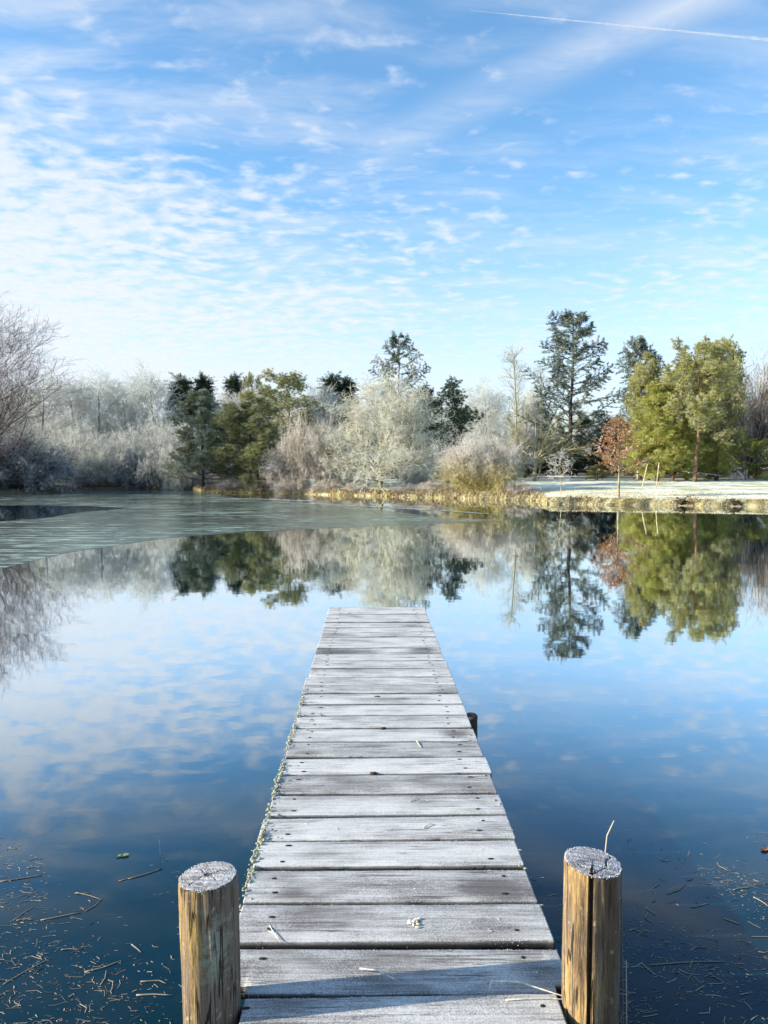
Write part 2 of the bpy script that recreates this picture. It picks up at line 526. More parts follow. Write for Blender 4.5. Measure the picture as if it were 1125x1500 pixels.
    for j in range(1, 7):
        dv = nrm(dv + np.array([0, 0, 0.06]) + rng.normal(0, 0.04, dv.shape))
        P[:, j] = P[:, j - 1] + dv * (11.5 * (1.0 - 0.3 * th) / 6)[:, None]
    Rd = np.linspace(0.11, 0.02, 7)[None] * (0.6 + 0.7 * rng.random((n, 1)))
    tr = stem(rng, [(0, 0, -0.2), (0, 0, 1.9)], 0.36, 0.28, 4)
    sp = spawn(rng, P, Rd, m=20, t0=0.25, t1=1, ang=R(26), length=2.3, k=4, up=0.4, wob=0.08, rs=0.4, rmin=0.012)
    sp2 = spawn(rng, *sp, m=8, t0=0.15, t1=1, ang=R(28), length=0.9, k=3, up=0.3, wob=0.08, rs=0.55, rmin=0.010)
    w, t_ = MB(), MB()
    w.tubes(*tr, 10); w.tubes(P, Rd, 5, rng.random(n))
    t_.tubes(*sp, 3, rng.random(len(sp[0]))); t_.tubes(*sp2, 3, rng.random(len(sp2[0])))
    p['hornbeam'] = Proto([('trunk', w, bark_grey, True), ('crown', t_, tw_horn, False)])

    # pollard: short trunk, long straight pale limbs from its head
    rng = np.random.default_rng(33)
    n = 26
    th = R(10) + R(82) * np.sqrt(rng.random(n))
    ph = rng.random(n) * 6.283
    dv = np.stack([np.sin(th) * np.cos(ph), np.sin(th) * np.sin(ph), np.cos(th)], -1)
    P = np.empty((n, 6, 3))
    P[:, 0] = np.stack([0.15 * np.cos(ph), 0.15 * np.sin(ph), 2.5 + rng.random(n) * 0.9], -1)
    LL = 5.2 + 2.2 * rng.random(n)
    for j in range(1, 6):
        dv = nrm(dv + np.array([0, 0, 0.05 - 0.03 * j]) + rng.normal(0, 0.05, dv.shape))
        P[:, j] = P[:, j - 1] + dv * (LL / 5)[:, None]
    Rd = np.linspace(0.085, 0.02, 6)[None] * (0.8 + 0.5 * rng.random((n, 1)))
    tr = stem(rng, [(0, 0, -0.2), (0, 0, 1.5), (0.03, 0, 3.1)], 0.26, 0.24, 6)
    sp = spawn(rng, P, Rd, m=12, t0=0.3, t1=1, ang=R(34), length=1.5, k=3, wob=0.12, rs=0.42, rmin=0.012)
    sp2 = spawn(rng, *sp, m=6, t0=0.2, t1=1, ang=R(38), length=0.65, k=2, wob=0.12, rs=0.55, rmin=0.010)
    w, t_ = MB(), MB()
    w.tubes(*tr, 10); w.tubes(P, Rd, 5, rng.random(n))
    t_.tubes(*sp, 3, rng.random(len(sp[0]))); t_.tubes(*sp2, 3, rng.random(len(sp2[0])))
    p['pollard'] = Proto([('trunk', w, bark_pale, True), ('crown', t_, tw_yellow, False)])

    # young trees
    p['sapling'] = bare_tree(41, 3.3, dict(r=0.011, top=0.97, levels=[
        dict(m=18, t0=0.4, t1=1.0, ang=R(68), length=1.15, k=4, up=0.35, wob=0.12, rs=0.5, prof=lambda t: np.interp(t, [0, .6, 1], [1, 1, .3]), rmin=0.012),
        dict(m=7, t0=0.2, t1=1.0, ang=R(45), length=0.42, k=3, wob=0.15, rs=0.6, rmin=0.009),
        dict(m=3, t0=0.2, t1=1.0, ang=R(40), length=0.2, k=2, rs=0.7, rmin=0.007)]), bark_pale, tw_white, sides=(6, 4, 3, 3))[0]

    def leafy(s, h, spec, bark, leafm, per, ln, wd, t_part='leaves', limb=2):
        rng = np.random.default_rng(s)
        P, Rd = stem(rng, [(0, 0, -0.15), (0.05, 0, h * 0.4), (0.02, 0.05, h * 0.95)], 0.014 * h, 0.004 * h, 8, 0.004 * h)
        w, c = MB(), MB()
        w.tubes(P, Rd, 7)
        for lv in spec:
            P, Rd = spawn(rng, P, Rd, **lv)
            w.tubes(P, Rd, 3, rng.random(len(P)))
        C = P.reshape(-1, 3)
        A = nrm(np.repeat(P[:, -1] - P[:, 0], P.shape[1], 0))
        c.add(*(lambda V, F, T: (V, [F], T))(*tufts(rng, C, A, per, ln, wd, 0.9)))
        return Proto([('trunk', w, bark, True), (t_part, c, leafm, False)])
    p['copper'] = leafy(43, 4.9, [
        dict(m=30, t0=0.30, t1=1.0, ang=R(50), length=1.35, k=4, up=0.5, wob=0.1, rs=0.45, prof=lambda t: np.interp(t, [0, .1, .4, 1], [.55, .85, 1, .3]), rmin=0.008),
        dict(m=8, t0=0.2, t1=1.0, ang=R(42), length=0.5, k=3, up=0.2, wob=0.15, rs=0.6, rmin=0.006)], bark_pale, lf_copper, 4, 0.13, 0.07)

    def pine(s, h, needle, bark, m1=44, L1=3.3, t0=0.2, prof=None, per=26, ang=78, tl=0.27, tw_=0.036, up=0.35, top=0.97, r=0.018, curve=0.02, nb=14, flat=0.45):
        rng = np.random.default_rng(s)
        b = rng.normal(0, curve * h, 2)
        P, Rd = stem(rng, [(0, 0, -0.2), (b[0], b[1], h * 0.45), (b[0] * 0.4, b[1] * 0.4, h * top)], r * h, 0.0025 * h, 9, curve * 0.2 * h)
        w, c = MB(), MB()
        w.tubes(P, Rd, 9)
        P1, R1 = spawn(rng, P, Rd, m=m1, t0=t0, t1=1.0, ang=R(ang), length=L1, k=6, up=up, wob=0.11, rs=0.36, prof=prof, lenj=0.35)
        w.tubes(P1, R1, 4, rng.random(len(P1)))
        P2, R2 = spawn(rng, P1, R1, m=nb, t0=0.42, t1=1.0, ang=R(52), length=0.85, k=3, up=0.35, wob=0.14, rs=0.5, flat=0.65, rmin=0.012, relmax=0.45)
        w.tubes(P2, R2, 3, rng.random(len(P2)))
        P3, R3 = spawn(rng, P2, R2, m=4, t0=0.35, t1=1.0, ang=R(45), length=0.38, k=2, up=0.4, wob=0.1, rs=0.6, relmax=0.6)
        C = np.concatenate([P2[:, 1:].reshape(-1, 3), P3[:, -1]])
        A = np.concatenate([np.repeat(P2[:, -1] - P2[:, 0], 2, 0), P3[:, -1] - P3[:, 0]])
        A = nrm(nrm(A) + np.array([0, 0, 0.5]))
        V, F, T = tufts(rng, C, A, int(per * 1.5), tl, tw_, 0.8, flat)
        c.add(V, [F], T)
        return Proto([('trunk', w, bark, True), ('crown', c, needle, False)])
    sharp = lambda t: np.interp(t, [0, 0.1, 1], [0.9, 1.0, 0.06])
    egg = lambda t: np.interp(t, [0, 0.2, 0.5, 1], [0.85, 1.0, 0.85, 0.22])
    flatp = lambda t: np.interp(t, [0, 0.35, 0.7, 1], [0.4, 0.85, 1.0, 0.6])
    p['pine_a'] = pine(51, 11, nd_pine, bark_dark, 36, 3.1, 0.06, egg, 16, up=0.2)
    p['pine_b'] = pine(52, 10, nd_pine2, bark_dark, 36, 3.8, 0.06, egg, 16, up=0.2)
    p['pine_c'] = pine(53, 13, nd_pine2, bark_pine, 26, 3.6, 0.4, flatp, 18)
    p['pine_dark'] = pine(54, 11, nd_dark, bark_dark, 34, 3.8, 0.14, flatp, 18)
    p['pine_tall'] = pine(55, 14, nd_olive, bark_pine, 40, 3.8, 0.40, flatp, 20, curve=0.008, r=0.017)
    p['spire'] = pine(56, 12, nd_dark, bark_dark, 64, 3.0, 0.06, sharp, 12, ang=72, up=0.15)
    p['cypress'] = pine(57, 12, nd_yellow, bark_pine, 50, 3.2, 0.05, egg, 15, ang=68, up=-0.1, tl=0.30, flat=0.9)
    p['olive_fir'] = pine(58, 13, nd_olive, bark_dark, 46, 3.4, 0.05, egg, 15, ang=78, up=0.0)

    def cedar(s, h, needle, m1=46, L1=5.0, t0=0.12, per=9, irregular=0.45, up=0.42, droop=0.0, prof=(0.85, 1.0, 0.70, 0.42, 0.12), tl=0.24, rel=0.55):
        rng = np.random.default_rng(s)
        P, Rd = stem(rng, [(0, 0, -0.2), (0.1, 0, h * 0.5), (0.0, 0.1, h * 0.985)], 0.015 * h, 0.0015 * h, 10, 0.004 * h)
        w, c = MB(), MB()
        w.tubes(P, Rd, 9)
        pr = lambda t: np.interp(t, [0, 0.15, 0.6, 0.9, 1], list(prof))
        P1, R1 = spawn(rng, P, Rd, m=m1, t0=t0, t1=1.0, ang=R(74), length=L1, k=7, up=up, wob=0.05, rs=0.32, prof=pr, lenj=irregular, angj=0.12)
        P1[:, 1:, 2] -= (np.linspace(0, 1, 7)[1:] ** 2)[None] * droop
        w.tubes(P1, R1, 4, rng.random(len(P1)))
        P2, R2 = spawn(rng, P1, R1, m=16, t0=0.18, t1=1.0, ang=R(52), length=1.5, k=4, up=-0.05, wob=0.08, rs=0.45, flat=0.95,
                       prof=lambda t: np.interp(t, [0, .5, 1], [1, .8, .35]), rmin=0.012, relmax=rel)
        w.tubes(P2, R2, 3, rng.random(len(P2)))
        C = np.concatenate([P2.reshape(-1, 3), P1[:, 3:].reshape(-1, 3)])
        mid = (P2[:, :-1] + P2[:, 1:]).reshape(-1, 3) / 2
        C = np.concatenate([C, mid])
        A = rng.normal(0, 1, C.shape) * np.array([1, 1, 0.25]) + np.array([0, 0, 0.35])
        V, F, T = tufts(rng, C, nrm(A), per, tl, 0.05, 0.7, 0.45)
        c.add(V, [F], T)
        return Proto([('trunk', w, bark_dark, True), ('crown', c, needle, False)])
    p['fir'] = cedar(65, 14, nd_dark, 70, 3.6, 0.08, per=11, irregular=0.25, up=0.1, prof=(0.9, 1.0, 0.52, 0.16, 0.03), rel=9)
    p['cedar'] = cedar(61, 20, nd_blue, 58, 6.4, per=13, irregular=0.45)
    p['cedar_b'] = cedar(62, 18, nd_blue, 46, 5.4, per=10)
    p['cedar_low'] = cedar(63, 7, nd_yellow, 24, 4.5, 0.1, droop=0.8)
    p['cedar_thin'] = cedar(64, 14, nd_blue, 44, 3.2, 0.3, per=8)


make_protos()

# ------------------------------------------------------------------ terrain with the pond basin
CX, CY = 0.0, 22.0
shore_px = [(-420, 50), (-200, 56), (-60, 62), (0, 63), (92, 65), (100, 76), (280, 77), (300, 68), (400, 66), (500, 60),
            (600, 55.5), (700, 51.5), (790, 48.5), (800, 43.6), (900, 42.4), (1000, 41.4), (1125, 40), (1320, 36)]
shore = [tuple(at(px, 720, dd)[:2]) for px, dd in shore_px]
shore += [(35, 24), (33, 12), (22, 4.0), (10, 1.1), (4, 0.65), (-4, 0.65), (-12, 1.2), (-26, 5), (-38, 14), (-42, 27)]
sth = np.array([math.atan2(y - CY, x - CX) for x, y in shore])
srr = np.array([math.hypot(x - CX, y - CY) for x, y in shore])
o_ = np.argsort(sth)
sth, srr = sth[o_], srr[o_]


def shore_r(th):
    th = np.asarray(th)
    r = np.interp(th, sth, srr, period=2 * np.pi)
    near = np.clip((np.sin(th) + 0.75) * 6, 0, 1)
    return r + near * (0.16 * np.sin(th * 37) + 0.12 * np.sin(th * 83 + 1) + 0.06 * np.sin(th * 211 + 2))


PROF_O = np.array([-40, -12, -4, -1.0, -0.25, 0.0, 0.2, 0.55, 1.2, 3, 10, 25, 45, 90, 200, 500, 1500, 4000])
PROF_Z = np.array([-1.9, -1.8, -1.35, -0.65, -0.2, -0.03, 0.16, 0.32, 0.40, 0.47, 0.62, 0.88, 1.05, 1.3, 2.2, 4, 8, 16])


def offset_at(x, y):
    return math.hypot(x - CX, y - CY) - float(shore_r(math.atan2(y - CY, x - CX)))


def ground_z(x, y):
    return float(np.interp(offset_at(x, y), PROF_O, PROF_Z))


nth = 900
th = np.linspace(-np.pi, np.pi, nth, endpoint=False)
rr = shore_r(th)
offs = [-18, -12, -7, -4, -2, -1, -0.5, -0.25, -0.08, 0.0, 0.1, 0.2, 0.35, 0.55, 0.85, 1.2, 2, 3, 4.5, 6.5, 10, 14, 19, 25, 32, 40, 55, 75, 110, 160, 250, 450, 900, 1800, 4000]
rngt = np.random.default_rng(5)
V = []
for o in offs:
    r = np.maximum(rr + o, 0.5 + (o + 18) * 0.02)
    z = np.interp(o, PROF_O, PROF_Z) + np.zeros(nth)
    amp = 0.018 if 0 < o < 1 else (0.02 if 1 <= o < 40 else 0.0)
    z += amp * np.clip(rngt.normal(0, 1, nth), -1.5, 1.5)
    V.append(np.stack([CX + r * np.cos(th), CY + r * np.sin(th), z], -1))
V = np.concatenate(V)
idx = np.arange(len(offs) * nth).reshape(len(offs), nth)
a, b = idx[:-1], idx[1:]
Fq = np.stack([a, np.roll(a, -1, 1), np.roll(b, -1, 1), b], -1).reshape(-1, 4)[:, ::-1]
V = np.concatenate([V, [[CX, CY, -1.9]]])
Ft = np.stack([np.full(nth, len(V) - 1), idx[0], np.roll(idx[0], -1)], -1)

m_ground, N = material('frosted_ground')
co = N.n('ShaderNodeTexCoord').outputs['Object']
lawn_a = N.attr('lawn')
bank_a = N.attr('bank')
n1 = N.noise(co, 0.35, 4, 0.6)
n2 = N.noise(co, 5.0, 5, 0.65)
n3 = N.noise(N.mapping(co, (0.4, 2.0, 1)), 0.8, 4, 0.6)
frost = N.mix(n2, (0.76, 0.78, 0.70, 1), (0.93, 0.92, 0.86, 1))
green = N.mix(n2, (0.22, 0.26, 0.10, 1), (0.45, 0.46, 0.24, 1))
lawn_c = N.mix(N.ss(N.m('ADD', N.m('MULTIPLY', n3, 0.7), N.m('MULTIPLY', n1, 0.5)), 0.72, 0.50), green, frost)
litter = N.mix(n2, (0.05, 0.04, 0.025, 1), (0.20, 0.16, 0.11, 1))
c = N.mix(lawn_a, litter, lawn_c)
bankc = N.mix(n2, (0.15, 0.11, 0.055, 1), (0.46, 0.41, 0.19, 1))
c = N.mix(N.m('MULTIPLY', bank_a, N.ss(n2, 0.2, 0.5)), c, bankc)
c = N.mix(N.ss(N.n('ShaderNodeSeparateXYZ', None, i0=co).outputs[2], -0.05, -0.35), c, N.mix(n2, (0.010, 0.014, 0.010, 1), (0.035, 0.04, 0.028, 1)))
bs = N.n('ShaderNodeBsdfPrincipled', None, Base_Color=c, Roughness=0.95, Normal=N.bump(n2, 0.5, 0.05))
bs.inputs['Specular IOR Level'].default_value = 0.1
finish(N, bs.outputs[0])
me = make_mesh('ground', V, [Fq, Ft], m_ground, None, True)
off_all = np.repeat(offs, nth)
x_, y_ = V[:-1, 0], V[:-1, 1]
pxx = 542.5 + x_ / np.maximum(y_, 1.0) * F_PX
lawn_v = np.clip((pxx - 420) / 40, 0, 1) * (y_ > 30) * np.clip((62 - off_all) / 22, 0, 1) + np.clip((y_ < 10) * 1.0, 0, 1) * 0.7
lawn_v = np.append(np.clip(lawn_v, 0, 1), 0)
bank_v = np.append(np.clip(1 - np.abs(off_all - 0.2) / 0.75, 0, 1) * np.where((y_ > 30) & (pxx < 280), 0, 1), 0)
for nm, arr in (('lawn', lawn_v), ('bank', bank_v)):
    at_ = me.attributes.new(nm, 'FLOAT', 'POINT')
    at_.data.foreach_set('value', arr.astype(np.float32))
tag(link('ground', me), kind='structure')

# ------------------------------------------------------------------ water and ice
m_water, N = material('pond_water')
co = N.n('ShaderNodeTexCoord').outputs['Object']
w1 = N.noise(N.mapping(co, (1.0, 1.3, 1)), 0.8, 3, 0.5)
w2 = N.noise(N.mapping(co, (1.0, 1.8, 1), (0, 0, 0.4)), 5.0, 3, 0.5)
hgt = N.m('ADD', N.m('MULTIPLY', w1, 1.0), N.m('MULTIPLY', w2, 0.10))
nb_ = N.bump(hgt, 0.07, 0.022)
fac = N.n('ShaderNodeLayerWeight', None, Blend=0.5, Normal=nb_).outputs['Facing']   # 1 at grazing
cv = N.n('ShaderNodeValToRGB', None, Fac=fac)
els = cv.color_ramp.elements
els[0].position = 0.30; els[0].color = (0.018,) * 3 + (1,)
els[1].position = 1.00; els[1].color = (0.98,) * 3 + (1,)
for p0, v0 in ((0.42, 0.024), (0.52, 0.08), (0.60, 0.25), (0.68, 0.56), (0.76, 0.82), (0.85, 0.92)):
    els.new(p0).color = (v0,) * 3 + (1,)
fr = cv.outputs[0]
gl = N.n('ShaderNodeBsdfGlossy', None, Color=(0.93, 0.98, 1.0), Roughness=0.02, Normal=nb_)
tp = N.n('ShaderNodeBsdfTransparent', None, Color=(0.12, 0.38, 0.56))
df = N.n('ShaderNodeBsdfDiffuse', None, Color=(0.0003, 0.043, 0.078))
body = N.n('ShaderNodeMixShader', None, i0=0.45, i1=tp, i2=df)
finish(N, N.n('ShaderNodeMixShader', None, i0=fr, i1=body, i2=gl).outputs[0])
r = rr + 0.12
V = np.stack([CX + r * np.cos(th), CY + r * np.sin(th), np.zeros(nth)], -1)
V = np.concatenate([V, [[CX, CY, 0]]])
Fw = np.stack([np.full(nth, nth), np.arange(nth), np.roll(np.arange(nth), -1)], -1)
tag(link('water', make_mesh('water', V, [Fw], m_water)), kind='structure')

m_ice, N = material('thin_ice')
co = N.n('ShaderNodeTexCoord').outputs['Object']
i1 = N.noise(N.mapping(co, (0.45, 0.9, 1), (0, 0, -0.35)), 3.2, 6, 0.75)
i2 = N.noise(co, 0.16, 4, 0.6)
i3 = N.noise(N.mapping(co, (0.25, 3.0, 1), (0, 0, 0.15)), 0.9, 4, 0.7)
fs = N.ss(N.m('ADD', N.m('MULTIPLY', i1, 0.6), N.m('MULTIPLY', i3, 0.6)), 0.56, 0.70)
fs = N.m('MULTIPLY', fs, N.ss(i2, 0.30, 0.62, 0.25, 1.0))
nbi = N.bump(i1, 0.35, 0.03)
fri = N.n('ShaderNodeFresnel', None, IOR=1.45).outputs[0]
gl = N.n('ShaderNodeBsdfGlossy', None, Color=(0.85, 0.92, 0.92), Roughness=0.09, Normal=nbi)
tp = N.n('ShaderNodeBsdfTransparent', None, Color=(0.45, 0.6, 0.6))
df = N.n('ShaderNodeBsdfDiffuse', None, Color=N.mix(i1, (0.13, 0.26, 0.21, 1), (0.66, 0.78, 0.72, 1)))
bodyi = N.n('ShaderNodeMixShader', None, i0=N.m('MULTIPLY_ADD', fs, 0.66, 0.12), i1=tp, i2=df)
finish(N, N.n('ShaderNodeMixShader', None, i0=N.m('MULTIPLY', N.m('MULTIPLY', fri, 0.88), N.m('SUBTRACT', 1.0, N.m('MULTIPLY', fs, 0.75))), i1=bodyi, i2=gl).outputs[0])


def water_pt(px, py):
    dd = F_PX * H_CAM / (py - 691.0)
    p_ = at(px, py, dd)
    p_[2] = 0.0
    return p_


def jag(pts, n_per=14, amp=0.006, seed=1):
    rg = np.random.default_rng(seed)
    out = []
    m_ = len(pts)
    for i in range(m_):
        a_, b_ = np.array(pts[i]), np.array(pts[(i + 1) % m_])
        L = np.linalg.norm(b_ - a_)
        for j in range(n_per):
            q = a_ + (b_ - a_) * j / n_per
            q[:2] += rg.normal(0, amp * min(L, 12), 2)
            out.append(q)
    return np.array(out)


front = [(-340, 868), (-120, 850), (0, 833), (100, 809), (250, 787), (400, 777), (520, 772), (620, 768), (755, 763)]
back = [(640, 758), (560, 747), (500, 740), (430, 737), (380, 733), (330, 727)]
ice_pts = [water_pt(*q) for q in front + back]
ice_pts += [np.array([*at(px, 720, dd - 0.4)[:2], 0]) for px, dd in ((300, 68), (282, 76.5), (100, 75.5), (92, 65), (0, 63), (-200, 56), (-420, 50))]
outer = jag(ice_pts, 30, 0.006)
hole = jag([water_pt(*q) for q in ((-60, 741), (60, 740), (130, 741), (190, 744), (120, 750), (60, 759), (-70, 768))], 8, 0.006, 3)
import bmesh
from mathutils.geometry import tessellate_polygon
tri = tessellate_polygon([[Vector(q) for q in outer], [Vector(q) for q in hole]])
allp = np.concatenate([outer, hole])
allp[:, 2] = 0.004
tri = np.array(tri)
# all triangles upward
nz = np.cross(allp[tri[:, 1]] - allp[tri[:, 0]], allp[tri[:, 2]] - allp[tri[:, 0]])[:, 2]
tri[nz < 0] = tri[nz < 0][:, ::-1]
tag(link('ice', make_mesh('ice', allp, [tri], m_ice)), kind='structure')
# two narrow refrozen leads beyond the sheet's edge
m_lead = simple_mat('frosted_ice', (0.22, 0.30, 0.28), 0.5, 0.3, 1.5, c2=(0.46, 0.54, 0.52))
for i, (pts, wd) in enumerate((([(300, 729), (380, 731), (450, 734), (500, 735)], 0.75), ([(380, 735), (480, 739), (560, 743), (660, 749), (740, 755)], 0.5))):
    c_ = np.array([water_pt(*q) for q in pts])
    q = np.linspace(0, 1, 40)
    s_ = np.linspace(0, 1, len(c_))
    c_ = np.stack([np.interp(q, s_, c_[:, k]) for k in range(3)], -1)
    tn = nrm(np.gradient(c_, axis=0))
    sd = np.stack([-tn[:, 1], tn[:, 0], np.zeros(40)], -1)
    rg = np.random.default_rng(i)
    hw = wd * np.sin(np.pi * np.clip(q, 0.02, 0.98)) ** 0.6 * (0.8 + 0.4 * rg.random(40)) * 0.5
    V = np.concatenate([c_ + sd * hw[:, None], c_ - sd * hw[:, None]])
    V[:, 2] = 0.009
    F_ = np.array([(j, j + 40, j + 41, j + 1) for j in range(39)])
    tag(link('ice_streak', make_mesh('ice_streak', V, [F_], m_lead)), kind='structure')

# ------------------------------------------------------------------ jetty
m_plank, N = material('frosted_plank')
tc = N.n('ShaderNodeTexCoord').outputs['Object']
oi = N.n('ShaderNodeObjectInfo').outputs['Random']
offv = N.n('ShaderNodeCombineXYZ', None, i0=N.m('MULTIPLY', oi, 37.0), i1=N.m('MULTIPLY', oi, 91.0), i2=0.0).outputs[0]
co = N.n('ShaderNodeVectorMath', dict(operation='ADD'), i0=tc, i1=offv).outputs[0]
grain = N.noise(N.mapping(co, (1.3, 38.0, 8.0)), 2.2, 5, 0.65, 0.4)
grain2 = N.noise(N.mapping(co, (3.0, 120.0, 20.0)), 2.0, 3, 0.6)
speck = N.noise(co, 260.0, 2, 0.6)
crys = N.noise(co, 90.0, 3, 0.7)
blotch = N.noise(N.mapping(co, (1.0, 2.2, 1)), 3.2, 4, 0.62)
wood = N.mix(grain, (0.028, 0.026, 0.026, 1), (0.18, 0.165, 0.155, 1))
hoar = N.mix(crys, (0.44, 0.455, 0.465, 1), (0.79, 0.80, 0.785, 1))
cov = N.m('ADD', N.m('MULTIPLY', N.m('SUBTRACT', blotch, 0.5), 1.5), N.m('MULTIPLY', N.m('SUBTRACT', grain, 0.5), 1.45))
cov = N.m('ADD', cov, N.m('MULTIPLY', N.m('SUBTRACT', speck, 0.5), 1.5))
cov = N.m('SUBTRACT', cov, N.m('MULTIPLY', N.attr('damp'), N.m('MULTIPLY_ADD', grain, 1.2, 0.22)))
cover = N.ss(cov, -0.80, 0.20, 0.06, 0.96)
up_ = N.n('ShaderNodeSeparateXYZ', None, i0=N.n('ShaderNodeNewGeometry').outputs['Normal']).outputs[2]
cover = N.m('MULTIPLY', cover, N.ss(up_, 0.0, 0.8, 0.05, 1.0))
wood = N.mix(N.ss(up_, 0.6, 0.1), wood, N.mix(0.75, wood, (0.006, 0.006, 0.006, 1)))  # bare wet plank sides, coloured darker still as shade in the gaps
ck = N.noise(N.mapping(co, (0.9, 26.0, 8.0), loc=(3, 9, 0)), 1.5, 3, 0.5, 0.3)
ckm = N.ss(N.noise(N.mapping(co, (1, 3, 1), loc=(9, 2, 0)), 2.5, 2, 0.5), 0.48, 0.60)
split = N.m('MULTIPLY', N.ss(N.m('ABSOLUTE', N.m('SUBTRACT', ck, 0.5)), 0.016, 0.004), ckm)
cover = N.m('MULTIPLY', cover, N.m('SUBTRACT', 1.0, N.m('MULTIPLY', split, 0.85)))
c = N.mix(cover, wood, hoar)
hh = N.m('ADD', N.m('MULTIPLY_ADD', split, -0.8, N.m('MULTIPLY', grain, 0.7)), N.m('ADD', N.m('MULTIPLY', grain2, 0.35), N.m('MULTIPLY', crys, 0.35)))
b1 = N.bump(hh, 0.55, 0.006)
b2 = N.bump(speck, 0.55, 0.0025, b1)
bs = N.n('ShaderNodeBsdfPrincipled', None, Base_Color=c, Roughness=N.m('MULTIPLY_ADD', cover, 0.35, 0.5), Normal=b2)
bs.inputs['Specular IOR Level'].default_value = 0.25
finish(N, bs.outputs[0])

m_beam = simple_mat('wet_timber', (0.06, 0.05, 0.04), 0.7, 0.4, 8.0)
m_frost = simple_mat('frost_crystal', (0.62, 0.63, 0.65), 0.7, 0.08, 40.0, c2=(0.76, 0.77, 0.78))
m_lichen = simple_mat('lichen', (0.30, 0.32, 0.20), 0.9, 0.25, 90.0, 0.6, c2=(0.54, 0.56, 0.46))
m_iron = simple_mat('rusty_iron', (0.03, 0.025, 0.022), 0.7, 0.4, 60.0, metallic=0.3)
m_knot = simple_mat('knot', (0.035, 0.026, 0.02), 0.9, 0.3, 60.0)

jetty = empty('jetty', (0.07, 1.2, 0.0))
tag(jetty, 'narrow frost covered wooden plank jetty reaching out over the still pond', 'jetty')
JO = np.array([0.07, 1.2, 0.0])
ys = [1.22, 1.45, 1.68, 1.91, 2.14, 2.37, 2.607, 2.841, 3.0625, 3.289, 3.517, 3.752, 3.978, 4.208, 4.437, 4.673, 4.9, 5.134, 5.35, 5.561,
      5.809, 6.044, 6.27, 6.50, 6.735, 6.948, 7.154, 7.382, 7.608, 7.826, 8.05, 8.26, 8.474]
XL, XR = -0.452, 0.594
rp = np.random.default_rng(77)
damp_spots = {6: [(0.45, 0.16, 0.10, 1.0), (-0.28, 0.1, 0.08, 0.7)], 13: [(0.50, 0.10, 0.07, 1.1)], 12: [(-0.33, 0.10, 0.06, 0.7), (0.1, 0.08, 0.05, 0.5)],
              5: [(-0.25, 0.16, 0.06, 0.7), (0.30, 0.12, 0.06, 0.4)], 22: [(-0.28, 0.26, 0.16, 1.2), (0.45, 0.12, 0.12, 0.9)], 4: [(0.50, 0.13, 0.08, 0.9), (-0.3, 0.08, 0.10, 0.6)],
              14: [(-0.15, 0.14, 0.05, 0.5)], 7: [(-0.2, 0.12, 0.05, 0.5)], 10: [(-0.25, 0.1, 0.05, 0.5)], 16: [(0.15, 0.2, 0.04, 0.6)],
              29: [(-0.2, 0.15, 0.1, 0.5)], 27: [(0.4, 0.2, 0.1, 0.6)], 25: [(-0.3, 0.2, 0.1, 0.6)]}
plank_tops, plank_objs = [], []
an = np.arange(8) * np.pi / 4
ring = np.stack([0.0085 * np.cos(an), 0.0065 * np.sin(an), np.zeros(8)], -1)
nail_me = make_mesh('nail', np.concatenate([ring, ring - np.array([0, 0, 0.006])]), [np.arange(8)[None], np.array([(j, j + 8, (j + 1) % 8 + 8, (j + 1) % 8) for j in range(8)])], m_iron)
